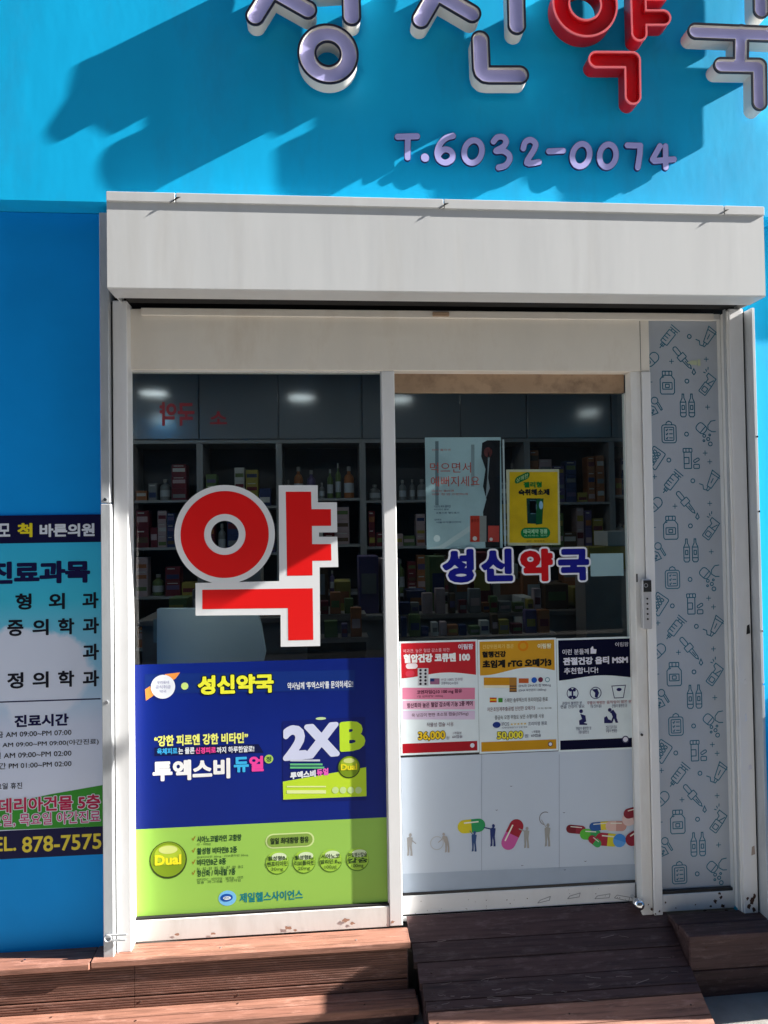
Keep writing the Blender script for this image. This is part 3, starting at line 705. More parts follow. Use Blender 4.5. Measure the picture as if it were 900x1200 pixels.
# tall blue and green vitamin poster
B = (at(155, 778, WY)[0], at(446, 771, WY)[0] - .002)
zt = at(300, 774.8, WY)[2]; zb = .079; zm = at(300, 965, WY)[2]
M_navy = mat('printed_royal_blue', (.0004, .014, .19, 1), 0.4, var=0.2, scale=1.6, spec=.2)
M_green = mat('printed_lime', lin(150, 196, 84), 0.4, var=0.05, scale=2, spec=.2)
ps = sheet('window_poster', -.6675, .2172, zb, zt, .0165, M_navy, 'tall blue and lime green vitamin poster filling the lower shop window', 'poster')
Y1, Y2, Y3, Y4, Y5 = .0161, .0158, .0155, .0152, .0149
obj('lime_panel', [(-.6674, Y1, zb), (.2171, Y1, zb), (.2171, Y1, zm), (-.6674, Y1, zm)], [(0, 1, 2, 3)], M_green, ps)
Wt = ink(225, 230, 245); Yl = ink(250, 240, 60)
poly(ps, [(170, 790), (416, 785), (416, 809), (170, 813)], Y1, ink(6, 42, 118), 'title_band')
poly(ps, [(193, 790), (211, 788), (206, 795), (198, 800)], Y2, ink(240, 150, 70), 'ribbon'); poly(ps, [(170, 808), (176, 804), (180, 815), (171, 821)], Y2, ink(240, 150, 70), 'ribbon')
circ(ps, 191, 804.8, 13.6, Y3, Wt, 'badge')
for t, b in (('우리동네', (184, 798, 198, 801.5)), ('공식취급', (182, 803, 200, 807)), ('약국', (187, 808.5, 195, 812))): text(ps, t, b, Y4, ink(120, 120, 170), .02)
circ(ps, 216.5, 804, 4.2, Y2, ink(200, 225, 130), 'flower_mark', n=10)
text(ps, '성신약국', (232, 790.5, 321, 813), Y2, ink(10, 30, 20), .05, grow=.05, tilt=-.0)
text(ps, '성신약국', (232, 790.5, 321, 813), Y3, Yl, .05)
text(ps, "약사님께 '투엑스비'를 문의하세요!", (337, 798.5, 414, 807), Y2, Wt, .02)
text(ps, '“강한 피로엔 강한 비타민”', (181, 860, 291, 873), Y2, ink(235, 240, 120), .04)
poly(ps, [(181, 876), (303, 872), (309, 882), (181, 886)], Y1, ink(2, 14, 70), 'band')
text(ps, '육체피로', (184, 876.5, 208, 884), Y2, ink(60, 170, 230), .04)
text(ps, '는 물론', (209, 876, 228, 883.5), Y2, Wt, .03)
text(ps, '신경피로', (229, 875.5, 253, 883), Y2, ink(235, 70, 150), .04)
text(ps, '까지 하루한알로!', (254, 874.5, 298, 882), Y2, Wt, .03)
text(ps, '투엑스비', (179, 890, 270, 914), Y2, ink(240, 242, 255), .048)
text(ps, '듀', (274, 887, 291.5, 905), Y2, ink(60, 180, 235), .045)
text(ps, '얼', (292, 886, 309, 904), Y2, ink(240, 70, 160), .045)
circ(ps, 315, 889.5, 5, Y2, ink(170, 205, 90), 'seal'); text(ps, '정', (312, 886.5, 318, 892.5), Y3, ink(40, 90, 60), .02)
# the printed carton
poly(ps, [(331, 845), (428, 840), (429, 938), (331.5, 939)], Y1, ink(4, 24, 104), 'carton_picture')
text(ps, '2X', (331.5, 848, 398, 889), Y2, ink(205, 210, 235), .06, tilt=.05)
text(ps, 'B', (398, 845, 428, 880), Y2, ink(190, 225, 50), .06, tilt=.05)
circ(ps, 376, 842, 6, Y2, ink(190, 215, 160), 'logo_spot', rz=1.6)
poly(ps, [(331.5, 916), (429, 899), (429.5, 933), (332, 937)], Y2, ink(190, 222, 50), 'lime_band')
for i, (a, b2, c2) in enumerate(((340, 375, 890), (340, 378, 895.5), (340, 380, 900))): poly(ps, rect_px(a, c2 - i * .8, b2, c2 + 2.2 - i * .8), Y3, ink(200, 205, 220) if i == 0 else ink(100, 190, 130), 'small_print')
text(ps, '투엑스비', (340, 903.5, 370, 912), Y3, Wt, .06, tilt=.06); text(ps, '듀얼', (371, 900.5, 385, 909), Y3, ink(235, 100, 190), .05, tilt=.06)
poly(ps, rect_px(336, 921, 382, 922.6), Y3, ink(225, 240, 160), 'small_print'); poly(ps, rect_px(336, 926, 382, 930), Y3, ink(225, 240, 160), 'small_print')
for x in (393, 402, 411, 420): circ(ps, x, 926, 3.9, Y3, ink(200, 225, 150), 'bubble', n=16)
def ball(px, py, r, Y):
    m = bpy.data.materials.get('green_ball_print')
    circ(ps, px, py, r, Y, ink(52, 72, 22), 'ball_shadow'); circ(ps, px, py - r * .04, r * .93, Y - .0002, ink(122, 150, 28), 'ball_print')
    circ(ps, px, py - r * .3, r * .72, Y - .0004, ink(168, 192, 50), 'ball_light', rz=r * .55); circ(ps, px, py - r * .58, r * .5, Y - .0006, ink(208, 218, 130), 'ball_glint', rz=r * .22)
    text(ps, 'Dual', (px - r * .74, py - r * .3, px + r * .74, py + r * .27), Y - .0008, ink(250, 225, 40), .04, grow=.0)
ball(409, 899, 13, Y3); ball(197, 1008, 21, Y2)
dk = ink(28, 70, 40)
rows = (('시아노코발라민 고함량', 231, 283, 984.5, 8, '12 - 100㎍'), ('활성형 비타민B 2종', 231, 278, 998.5, 8, '벤포티아민 30mg · 리보플라빈 20mg'), ('비타민B군 8종', 231, 265, 1012, 8, 'B1 · B2 · B3 · B5 · B6 · B7 · B9 · B12'), ('항산화 / 미네랄 7종', 231, 276, 1024.5, 8, '비타민C · 비타민E · 셀레늄 · 아연'))
for t, a, b2, y, h, s in rows:
    sl_ = -.03 * (b2 - a) / 2
    text(ps, t, (a, y - h / 2 - 2, b2, y + h / 2 - 2), Y2, dk, .03)
    text(ps, s, (a, y + 3.4, a + {'1': 16, '벤': 60, 'B': 54, '비': 54}[s[0]], y + 6.6), Y2, dk, .0)
    text(ps, '✓', (225, y - 5, 229, y + 1), Y2, ink(150, 120, 30), .03)
text(ps, '칼슘 · 마그네슘 · 코엔자임', (231, 1031, 282, 1034.5), Y2, dk, 0)
def pill(parent, x0, y0, x1, y1, Y, m, name='pill_frame', tilt=0.0):
    c0 = at(x0, y0, Y); c1 = at(x1, y1, Y); rz = (c0[2] - c1[2]) / 2; cz = (c0[2] + c1[2]) / 2; pts = []
    for cx, a0 in ((c1[0] - rz, -90), (c0[0] + rz, 90)):
        for i in range(9): a = R(a0 + 180 * i / 8); pts.append((cx + rz * math.cos(a), cz + rz * math.sin(a)))
    xm = (c0[0] + c1[0]) / 2
    return obj(name, [(x, Y, z + (x - xm) * tilt) for x, z in pts], [tuple(range(len(pts)))], m, parent)
pill(ps, 311, 977.5, 368.5, 992, Y2, ink(205, 225, 150)); pill(ps, 313, 979, 366.5, 990.5, Y3, ink(132, 165, 70)); text(ps, '일일 최대함량 함유', (317, 981, 362, 988.5), Y4, ink(20, 40, 25), .03)
for x, y, a, b3, c3 in ((325, 1010.5, '활성형B₁', '벤포티아민', '30mg'), (356.5, 1009.5, '활성형B₂', '리보플라빈', '20mg'), (387.5, 1008, '시아노코', '발라민 B₁₂', '100㎍'), (419, 1006.5, '판토텐산칼슘', '칼슘', '100mg')):
    circ(ps, x, y + 1, 13.2, Y2, ink(88, 130, 40), 'bubble'); circ(ps, x, y, 12.8, Y3, ink(160, 205, 70), 'bubble'); circ(ps, x + 2, y - 6.5, 8.5, Y4, ink(215, 232, 190), 'glint', rz=4.5)
    text(ps, a, (x - 11, y - 7.5, x + 11, y - 1.8), Y5, ink(20, 50, 30), .02); text(ps, b3, (x - 12, y - 1, x + 12, y + 4.6), Y5, ink(20, 50, 30), .02); text(ps, c3, (x - 7, y + 6, x + 7, y + 11), Y5, ink(20, 50, 30), .02)
circ(ps, 266.5, 1052.5, 10, Y2, ink(120, 190, 235), 'logo_spot', rz=8.6); circ(ps, 265.5, 1052, 7, Y3, ink(15, 80, 170), 'logo_spot', rz=4.4); circ(ps, 266, 1052.4, 4.4, Y4, ink(230, 240, 250), 'logo_spot', rz=2); text(ps, 'JEIL', (262.5, 1051, 269.5, 1053.6), Y5, ink(15, 80, 170), .02)
text(ps, '제일헬스사이언스', (281, 1044.5, 355, 1056), Y2, ink(0, 125, 130), .03)

# door: frosted printed film on the lower pane
DY = 0.0632
M_film = mat('white_film', (0.54, 0.62, 0.72, 1), 0.45, var=0.05, scale=1.8)
fz = at(600, 882.5, DY)[2]
fm = sheet('door_film', .2705, 1.1465, .0845, fz, DY - .0012, M_film, 'white film with tiny workmen and capsules printed along the foot of the sliding door', 'window film')
E1, E2, E3, E4 = DY - .0016, DY - .0019, DY - .0022, DY - .0025
poly(fm, [(472, 1024), (755, 1012), (755.5, 1036), (472, 1046)], E1, ink(170, 184, 200), 'floor_print')
for x in (564, 655): poly(fm, rect_px(x, 884, x + .7, 1020), E1, ink(160, 172, 190), 'tile_line')
def caps(px, py, l, r, ang, ca, cb):
    k = (2.62 + DY) / FPX; c = at(px, py, E2)
    for s, m in ((1, ca), (-1, cb)):
        pts = [(0, -r), (0, r)] if s > 0 else [(0, r), (0, -r)]
        arc = [(s * (l / 2 - r) + s * r * math.sin(R(180 * i / 10)), s * r * math.cos(R(180 * i / 10))) for i in range(11)]
        P = rot(([(0, r)] if s > 0 else [(0, -r)]) + arc + ([(0, -r)] if s > 0 else [(0, r)]), ang)
        obj('capsule_half', [(c[0] + x * k, E2, c[2] + z * k) for x, z in P], [tuple(range(len(P)))], m, fm)
    P = rot([(-l / 2 + r, r * .45), (l / 2 - r, r * .45), (l / 2 - r, r * .65), (-l / 2 + r, r * .65)], ang)
    obj('glint', [(c[0] + x * k, E3, c[2] + z * k) for x, z in P], [(0, 1, 2, 3)], ink(235, 235, 220), fm)
caps(552.5, 968, 33, 7.8, 3, ink(40, 150, 90), ink(215, 200, 40)); caps(600.5, 978, 38, 8.6, 62, ink(160, 30, 50), ink(205, 90, 160))
cl = [(675, 972, 24, 5, -8, (150, 40, 60), (120, 25, 40)), (692, 978, 26, 6.4, -6, (50, 160, 90), (90, 190, 60)), (712, 984, 30, 7.6, -8, (215, 205, 40), (170, 40, 60)), (704, 968, 28, 5, 2, (225, 205, 60), (40, 90, 160)), (726, 985, 16, 8, 70, (60, 140, 220), (90, 160, 230)), (743, 982, 22, 8, 30, (130, 30, 50), (150, 40, 60)), (722, 968, 26, 6, -3, (200, 150, 140), (225, 190, 180)), (741, 958, 26, 8, 22, (200, 140, 140), (225, 200, 195)), (742, 952, 24, 6, 12, (120, 25, 40), (140, 40, 55)), (697, 986, 18, 4.6, -40, (60, 170, 90), (160, 40, 60))]
for i, (x, y, l, r_, an, ca, cb) in enumerate(cl):
    E2 = DY - .0019 - i * .00012; E3 = E2 - .00006; caps(x, y, l, r_, an, ink(*ca), ink(*cb))
E2, E3 = DY - .0019, DY - .0022
def figure(px, py, h, m, arm=None, bend=0.0, mirror=1):
    """small printed workman: px,py = feet, h in px"""
    k = (2.62 + DY) / FPX; c = at(px, py, E3); s = h * k; V = []; F = []
    def add(P, yy=0):
        b0 = len(V); V.extend([(c[0] + mirror * x * s, E3 - yy, c[2] + z * s) for x, z in P]); F.append(tuple(range(b0, len(V))))
    add([(.02 + bend * .5, .84), (.08 + bend * .6, .84), (.12 + bend * .6, .92), (.08 + bend * .6, 1.0), (.01 + bend * .6, 1.0), (-.03 + bend * .6, .92)], 0)
    add([(-.10, .45), (.10, .45), (.15 + bend * .4, .8), (.0 + bend * .5, .86), (-.11 + bend * .4, .8)], .00003)
    add([(-.10, .45), (.0, .45), (-.02, .03), (-.12, .0), (-.09, .2)], .00006); add([(.0, .45), (.10, .45), (.12, .2), (.13, .0), (.03, .0), (.04, .2)], .00009)
    if arm: add([(bend * .4, .74), (bend * .4, .80), (arm[0], arm[1] + .05), (arm[0], arm[1])], .00012)
    obj('printed_workman', V, F, m, fm)
figure(480, 1003, 26, ink(150, 150, 150), (.3, .5)); figure(524, 999, 23, ink(170, 165, 160), (-.45, .5), -.35)
figure(555.5, 998, 24, ink(50, 80, 130), (-.2, 1.0)); figure(577.5, 992, 26, ink(30, 50, 110), (-.4, .85)); figure(617, 994, 25, ink(165, 165, 160), (-.35, .9)); figure(641.5, 992, 27, ink(160, 160, 155), (-.25, 1.15))
circ(fm, 512, 988, 8, E3, ink(180, 185, 190), 'hoop', ring=1); 
k = (2.62 + DY) / FPX; c = at(639, 959, E3); pts = [(c[0] + 7 * k * math.cos(R(a)), c[2] + 7.5 * k * math.sin(R(a))) for a in range(60, 261, 20)]
V, F = ribbon(pts, .0022); obj('hook', [(x, E3, z) for x, z in V], F, ink(120, 115, 120), fm)
for x, y in ((599, 922), (582, 950), (661, 953), (662, 1020), (686, 1010), (612, 1015)):
    c = at(x, y, E3); V, F = ribbon([(c[0] - .004, c[2] + .003), (c[0], c[2] + .001), (c[0] + .004, c[2] + .003)], .0015); obj('scuff', [(a_, E3, b_) for a_, b_ in V], F, ink(60, 60, 80), fm)

# three product posters on the door
tape = box('tape_strip', .272, 1.142, DY - .0006, DY - .0001, fz + .001, fz + .022, M_black); tag(tape, 'black strip running under the three product posters on the door', 'strip')
def door_poster(name, pl, pr, pt, pb, m_top, m_bot, label, wave):
    """pl/pr pixel columns at mid height, pt/pb rows at mid width"""
    cx, cy = (pl + pr) / 2, (pt + pb) / 2; Y = DY - .0018
    x0, x1 = at(pl, cy, Y)[0], at(pr, cy, Y)[0]; z1, z0 = at(cx, pt, Y)[2], at(cx, pb, Y)[2]
    o = sheet(name, x0, x1, z0, z1, Y, ink(222, 234, 252), label, 'poster', 'product posters in a row on the door')
    bz = z0 + .042; e = .007
    obj('footer_band', [(x0 + e, Y - .0003, z0 + e), (x1 - e, Y - .0003, z0 + e), (x1 - e, Y - .0003, bz), (x0 + e, Y - .0003, bz)], [(0, 1, 2, 3)], m_bot, o)
    n = 14; top = []
    for i in range(n + 1):
        t = i / n; top.append((x0 + e + (x1 - x0 - 2 * e) * t, z1 - (z1 - z0) * (wave[0] + wave[1] * math.sin(math.pi * (t * 1.6 + wave[2])))))
    V = [(x, Y - .0003, z) for x, z in top] + [(x1 - e, Y - .0003, z1 - e), (x0 + e, Y - .0003, z1 - e)]
    obj('header_band', V, [tuple(range(len(V)))], m_top, o)
    return o
G1, G2, G3, G4 = DY - .0024, DY - .0027, DY - .0030, DY - .0033
Wp = ink(225, 225, 240)
# red
M_rp = mat('printed_crimson', lin(186, 14, 34), .4, var=.12, scale=9)
rp = door_poster('door_poster', 468.5, 560.5, 750.5, 883.5, M_rp, ink(165, 8, 28), 'red headed product poster priced 36,000, left of the three on the door', (.305, .02, .55))
pr = [(rp, '여과관, 높은 혈압 감소를 위한', (472.5, 760, 527, 764.5), ink(240, 190, 200), .01), (rp, '이림팜', (537, 754.5, 554.5, 761), Wp, .03), (rp, '혈압건강 코큐텐 100', (473, 765.5, 551, 776), ink(245, 245, 250), .06)]
pill(rp, 475.5, 777.5, 489.5, 783.5, G1, ink(235, 225, 230)); pill(rp, 475, 786, 486, 793, G1, ink(210, 60, 80))
poly(rp, rect_px(489.5, 783, 502, 803.5), G1, ink(190, 195, 200), 'blister_picture')
for i in range(5):
    for j in range(2): circ(rp, 492.8 + j * 5.8, 785.4 + i * 4, 1.5, G2, ink(40, 30, 45), 'tablet', n=10)
poly(rp, rect_px(504, 795, 515, 802), G1, ink(150, 100, 130), 'flag_picture'); poly(rp, rect_px(504, 795, 509, 798.6), G2, ink(30, 50, 110), 'flag_picture')
for i, (a, b2, cc_) in enumerate(((806, 819.5, (218, 130, 160)), (821.5, 831.5, (225, 175, 200)), (833.5, 843.5, (215, 195, 220)))): poly(rp, rect_px(471.5 + i * .3, a - .2 * i, 556.5, b2 - .2 * i), G1, ink(*cc_), 'stripe')
dr_ = ink(80, 20, 50)
pr += [(rp, '신규 100% 코큐텐', (517, 794.5, 542, 798), ink(120, 90, 120), 0), (rp, '코엔자임Q10 함유', (517, 799, 537, 802.5), ink(80, 60, 110), 0), (rp, '코엔자임Q10 100 mg 함유', (488.5, 808, 541.5, 813.5), dr_, .02), (rp, '1일 섭취량당 100mg', (489, 814.5, 519, 817.5), dr_, .01),
       (rp, '항산화와 높은 혈압 감소에 기능 2중 케어', (477, 822.5, 554, 828.5), dr_, .02), (rp, '목 넘김이 편한 초소형 캡슐(375mg)', (482.5, 835, 549, 840), dr_, .02), (rp, '식물성 캡슐 사용', (500, 846.5, 531.5, 851.5), dr_, .02), (rp, '원', (523, 863, 526.5, 866.5), ink(60, 60, 90), .02), (rp, '1개월분', (531, 857.5, 541, 860.5), ink(90, 60, 90), 0), (rp, '60캡슐', (530, 861.5, 542, 865), ink(90, 60, 90), .01)]
text(rp, '36,000', (490, 857, 522, 868), G1, ink(20, 15, 20), .05, grow=.05); text(rp, '36,000', (490, 857, 522, 868), G2, ink(245, 200, 40), .04)
circ(rp, 553.5, 873.5, 2.6, G1, Wp, 'seal_mark'); 
# yellow
M_yp = mat('printed_ochre', lin(206, 150, 10), .4, var=.05, scale=9)
yp = door_poster('door_poster', 560.8, 652.8, 748.5, 881.5, M_yp, ink(200, 145, 12), 'ochre headed product poster priced 50,000, middle of the three on the door', (.285, .03, .45))
circ(yp, 613, 757, 6.5, G1 + .0001, ink(210, 125, 10), 'sun_print', rz=6.2, ring=2.6)
k_ = ink(20, 18, 14)
pr += [(yp, '건강위원회가 뽑은', (565.5, 755, 602, 760), ink(235, 215, 130), 0), (yp, '이림팜', (630, 754, 646, 760), ink(245, 235, 200), .03), (yp, '혈행건강', (565, 763, 593, 770.5), k_, .05), (yp, '초임계 rTG 오메가3', (565.5, 772.5, 646.5, 782), k_, .06)]
poly(yp, rect_px(567, 794, 605.5, 803), G1, ink(200, 140, 20), 'carton_picture'); poly(yp, rect_px(597, 794, 605.5, 811), G2, ink(170, 120, 50), 'carton_picture'); poly(yp, rect_px(567, 803, 597, 806), G1, ink(235, 230, 200), 'carton_picture')
for i in range(3): poly(yp, rect_px(597, 803.5 + i * 3, 605.5, 804.6 + i * 3), G3, ink(60, 50, 60), 'shelf_line')
poly(yp, rect_px(608, 795, 619.5, 800.5), G1, ink(190, 90, 40), 'tag'); circ(yp, 626, 797, 3.4, G1, ink(20, 90, 190), 'logo_spot'); circ(yp, 633.5, 796.5, 3, G1, ink(110, 30, 60), 'logo_spot'); circ(yp, 641.5, 796.5, 3, G1, ink(110, 160, 170), 'logo_spot', ring=1)
poly(yp, rect_px(574, 817.5, 582, 823), G1, ink(190, 60, 20), 'flag_picture'); poly(yp, rect_px(574, 819.2, 582, 821.2), G2, ink(235, 190, 30), 'flag_picture'); poly(yp, rect_px(584, 818, 589, 823), G1, ink(60, 140, 50), 'leaf_mark')
nv = ink(25, 25, 80)
pr += [(yp, 'EPA와 DHA의 합 900mg', (608, 801.5, 645.5, 805.5), nv, .02), (yp, '(DHA 육안관리 1,000mg)', (608, 807, 640, 810.5), nv, .01), (yp, '스페인 솔루텍스의 프리미엄급 원료', (591, 817.5, 642, 822.5), ink(60, 30, 40), .02), (yp, '저온초임계추출공법 신선한 오메가3', (571, 828, 627, 833), ink(110, 40, 50), .02), (yp, '고도정제', (629, 829, 646, 831), ink(80, 80, 80), 0), (yp, '중금속 오염 위험도 낮은 소형어종 사용', (580, 837.5, 637.5, 842.5), ink(50, 35, 50), .02), (yp, '★★★★★', (598, 847, 617, 849.5), ink(220, 180, 30), 0), (yp, 'IFOS', (588, 846.5, 596.5, 850.5), nv, .03), (yp, '프리미엄 원료', (619, 845.5, 641, 850), nv, .02), (yp, '국제어유표준기구 인증 원료', (588, 851.5, 618, 853.5), nv, 0), (yp, '원', (615, 860.5, 619, 864.5), nv, .02), (yp, '1개월분', (623.5, 856, 633, 859), nv, 0), (yp, '60캡슐', (622.5, 860, 634, 863.5), nv, .01)]
circ(yp, 582, 849.5, 4.8, G1, ink(20, 50, 130), 'logo_spot', rz=3.6)
text(yp, '50,000', (582.5, 857, 613, 867), G1, ink(20, 30, 20), .05, grow=.05); text(yp, '50,000', (582.5, 857, 613, 867), G2, ink(240, 225, 70), .04)
circ(yp, 645, 872, 3, G1, ink(90, 60, 60), 'seal_mark'); circ(yp, 645, 872, 2, G2, Wp, 'seal_mark')
# navy
M_np = mat('printed_midnight', lin(4, 8, 42), .6, var=.05, spec=.08)
np_ = door_poster('door_poster', 653.2, 743.8, 747, 879.5, M_np, M_np, 'navy headed joint health poster, right of the three on the door', (.355, .018, .6))
pr += [(np_, '이림팜', (721, 752.5, 736.5, 757.5), Wp, .02), (np_, '이런 분들께', (659, 760.5, 690, 767), Wp, .01), (np_, '관절건강 옵티 MSM', (660, 769.5, 736, 778.5), Wp, .05), (np_, '추천합니다!', (661, 782, 701, 789.5), Wp, .02)]
poly(np_, [(692, 760), (694, 757.5), (695, 757.5), (695.5, 760.5), (699, 761), (698.5, 766), (692, 766)], G1, Wp, 'thumb_mark')
nk = ink(25, 28, 90)
circ(np_, 671, 812.5, 7.2, G1, nk, 'icon_ring', ring=.9); circ(np_, 698, 812, 7.2, G1, nk, 'icon_ring', ring=.9)
for (x, y) in ((668.5, 808.5), (673, 808.5), (668.5, 817), (673, 817)): circ(np_, x, y, 2, G1, nk, 'bone_mark', n=12)
poly(np_, rect_px(669.8, 808, 671.8, 817), G2, nk, 'bone_mark'); poly(np_, [(693.5, 808), (700, 807), (702, 812), (700, 818), (697, 817), (697.5, 812)], G1, nk, 'joint_mark')
P = [at(x, y, G1) for x, y in ((717, 804), (733, 803), (730.5, 817.5), (720, 818))]; V, F = ribbon([(p[0], p[2]) for p in P], .0028, True); obj('scale_mark', [(x, G1, z) for x, z in V], F, nk, np_); circ(np_, 725.5, 808, 3.2, G1, nk, 'scale_dial', rz=2)
def sit(x, y, s, kneel):
    circ(np_, x, y, 2.3 * s, G1, nk, 'worker_head', n=16)
    if kneel: poly(np_, [(x - 1, y + 3), (x + 5, y + 5), (x + 6, y + 12), (x + 3, y + 13.5), (x + 7, y + 14.5), (x + 7, y + 16), (x - 2, y + 16), (x - 2.5, y + 11), (x + 1, y + 9)], G1, nk, 'worker_body')
    else: poly(np_, [(x, y + 3), (x + 4, y - .5), (x + 8, y + 5), (x + 8, y + 9), (x + 10, y + 15), (x + 7, y + 15), (x + 5, y + 10), (x + 3, y + 15.5), (x + 1, y + 15), (x + 3.5, y + 8), (x + 2, y + 4)], G1, nk, 'worker_body')
sit(681, 833.5, 1, True); sit(714.5, 832, 1, False); poly(np_, [(708, 841), (711, 839), (713, 843), (716, 844), (716, 847.5), (708, 847.5)], G1, nk, 'load_mark')
for x0, x1, y in ((659, 682, 824), (657, 685, 828), (688, 709, 823.5), (692, 705, 827.5), (711, 740, 822.5), (717, 735, 827), (675, 693, 853.5), (678, 690, 858), (710, 723, 852), (710, 723, 856.5)):
    t = random.choice(('관절이 불편한 분', '무릎이 뻣뻣한', '연골 건강이 필요', '움직임이 많은 분'))
    pr.append((np_, t, (x0, y - 1.9, x1, y + 1.9), ink(150, 30, 60) if (x0 in (688, 711)) else nk, .01))
circ(np_, 733, 866.5, 4.4, G1, ink(60, 65, 100), 'seal_mark'); circ(np_, 733, 866.5, 3, G2, Wp, 'seal_mark')
for o, t, b, m, bo in pr: text(o, t, b, G3, m, bo)

# small name decal across the door glass
nd = empty('name_decal', tuple(at(605, 662, DY)), 'blue white and red vinyl pharmacy name across the sliding door glass', 'decal')
bl = ink(14, 20, 130)
for t, b, m in (('성', (518.5, 643.5, 555.5, 683), bl), ('신', (564, 643, 601, 681.5), bl), ('약', (609.5, 643, 648, 681.5), ink(190, 10, 22)), ('국', (654, 643, 690.5, 680.5), bl)):
    text(nd, t, b, DY - .0004, ink(228, 230, 250), .06, 'white_border', grow=.055); text(nd, t, b, DY - .0008, m, .06, 'syllable')
# notices behind the glass
IY = 0.0735
x0, x1 = at(499, 580, IY)[0], at(588, 580, IY)[0]
p1 = sheet('inside_poster', x0, x1, at(540, 643, IY)[2], at(543, 512.5, IY)[2], IY, mat('pale_blue_grey_print', lin(175, 200, 208), .4, var=.22, scale=5), 'pale grey blue poster with faint red words and a dark figure, inside the door glass', 'poster')
H1, H2, H3, H4 = IY - .0003, IY - .0006, IY - .0009, IY - .0012
poly(p1, rect_px(510, 517, 514, 592), H1, ink(120, 140, 150), 'lamp_post_print'); poly(p1, rect_px(552, 521, 556, 570), H1, ink(150, 168, 175), 'lamp_post_print')
poly(p1, [(565, 519), (571, 516), (586, 516), (586, 642), (569, 642), (566, 600), (570, 585), (566, 570), (569, 550), (564, 535)], H1, ink(34, 34, 40), 'dark_coat_print')
poly(p1, [(572, 528), (574, 535), (572, 560), (574, 572), (569, 585), (571, 560)], H2, ink(150, 160, 168), 'sleeve_print'); circ(p1, 572, 530, 5, H2, ink(110, 60, 62), 'red_scarf_print', rz=6)
poly(p1, [(499.5, 642), (515, 640), (552, 615), (560, 612), (558, 618), (520, 643)], H1, ink(198, 212, 216), 'path_print')
rd = ink(205, 95, 85)
for t, b, m in (('먹으면서', (504, 542, 552, 554), rd), ('예뻐지세요', (505, 558, 562, 570), rd), ('뷰티 콜라겐', (506, 526, 528, 528.5), rd), ('마시는 콜라겐', (506, 574, 532, 576.5), rd), ('하루 한 번 간편하게', (506, 578, 548, 580.5), rd), ('저분자 피쉬 콜라겐', (509, 592, 528, 595), nk), ('비타민C 함유', (509, 596, 526, 598), nk), ('유통기한 별도표기', (511, 600, 538, 602), nk), ('섭취방법', (509, 608, 517, 610), nk), ('식품의약품안전처', (511, 611, 540, 613), nk)): text(p1, t, b, H2, m, 0)
poly(p1, rect_px(551, 604.5, 570, 635), H2, ink(150, 150, 148), 'carton_picture'); poly(p1, rect_px(551, 604.5, 562, 635), H3, ink(200, 62, 48), 'carton_picture'); poly(p1, rect_px(572, 616, 585, 635), H3, ink(196, 74, 66), 'carton_picture')
circ(p1, 556.5, 631, 2.6, H4, ink(225, 215, 215), 'seal_mark'); circ(p1, 575.5, 632, 2, H4, ink(225, 215, 215), 'seal_mark'); circ(p1, 512, 631, 4, H2, ink(225, 235, 238), 'seal_mark'); text(p1, '콜라겐', (552, 608, 561, 612), H4, ink(90, 20, 20), .02)
a, b2 = at(590, 580, IY)[0], at(592, 580, IY)[0]
tag(box('hanging_strip', a, b2, IY, IY + .001, at(590, 640, IY)[2], at(590, 515, IY)[2], ink(200, 210, 215)), 'thin pale strip hanging between the two inside notices', 'strip')
x0, x1 = at(594, 595, IY)[0], at(656, 595, IY)[0]
p2 = sheet('inside_poster', x0, x1, at(625, 639, IY)[2], at(625, 550, IY)[2], IY, ink(215, 210, 180), 'yellow jelly drink poster with white border, inside the door glass', 'poster')
poly(p2, [(597, 553), (653.5, 553), (654, 636.5), (597, 636)], H1, mat('printed_yellow', lin(235, 190, 20), .4, var=.12, scale=16), 'yellow_ground')
pill(p2, 603, 556, 621, 564, H2, ink(20, 120, 60), tilt=.45); text(p2, '상쾌한', (605, 557.5, 619, 562.5), H3, ink(220, 240, 180), .02, tilt=.45)
text(p2, '젤리형', (613.5, 564.5, 635, 571.5), H2, ink(25, 125, 50), .06); text(p2, '숙취해소제', (607.5, 573, 644, 580.5), H2, ink(20, 25, 40), .06)
poly(p2, [(617, 584), (634, 584), (633, 614), (618, 613.5)], H2, ink(12, 60, 60), 'pouch_print'); poly(p2, [(629, 585), (637, 584), (635.5, 614), (628, 615)], H3, ink(16, 90, 50), 'pouch_print')
pill(p2, 620.5, 586.5, 628.5, 602, H4, ink(160, 200, 240), 'pouch_label'); circ(p2, 625, 594, 4, H4, ink(160, 200, 240), 'pouch_label', rz=8); circ(p2, 634, 592, 2.4, H4, ink(160, 200, 240), 'pouch_label', rz=5)
pill(p2, 610, 618.5, 645, 630.5, H2, ink(20, 130, 70)); text(p2, '태극제약 정품', (613.5, 620, 641.5, 625.5), H3, ink(190, 240, 190), .03); text(p2, '숙취해소 젤리', (614, 626.5, 641, 628.6), H3, ink(190, 240, 190), 0); text(p2, '삼진 · 태극제약', (617, 633, 638, 635.2), H2, ink(80, 60, 20), 0)
x0, x1 = at(692, 661, IY)[0], at(730.5, 661, IY)[0]
sheet('paper_slip', x0, x1, at(712, 675, IY)[2], at(712, 648.5, IY)[2], IY, ink(198, 222, 232), 'blank pale blue paper slip beside the name decal on the door', 'paper')

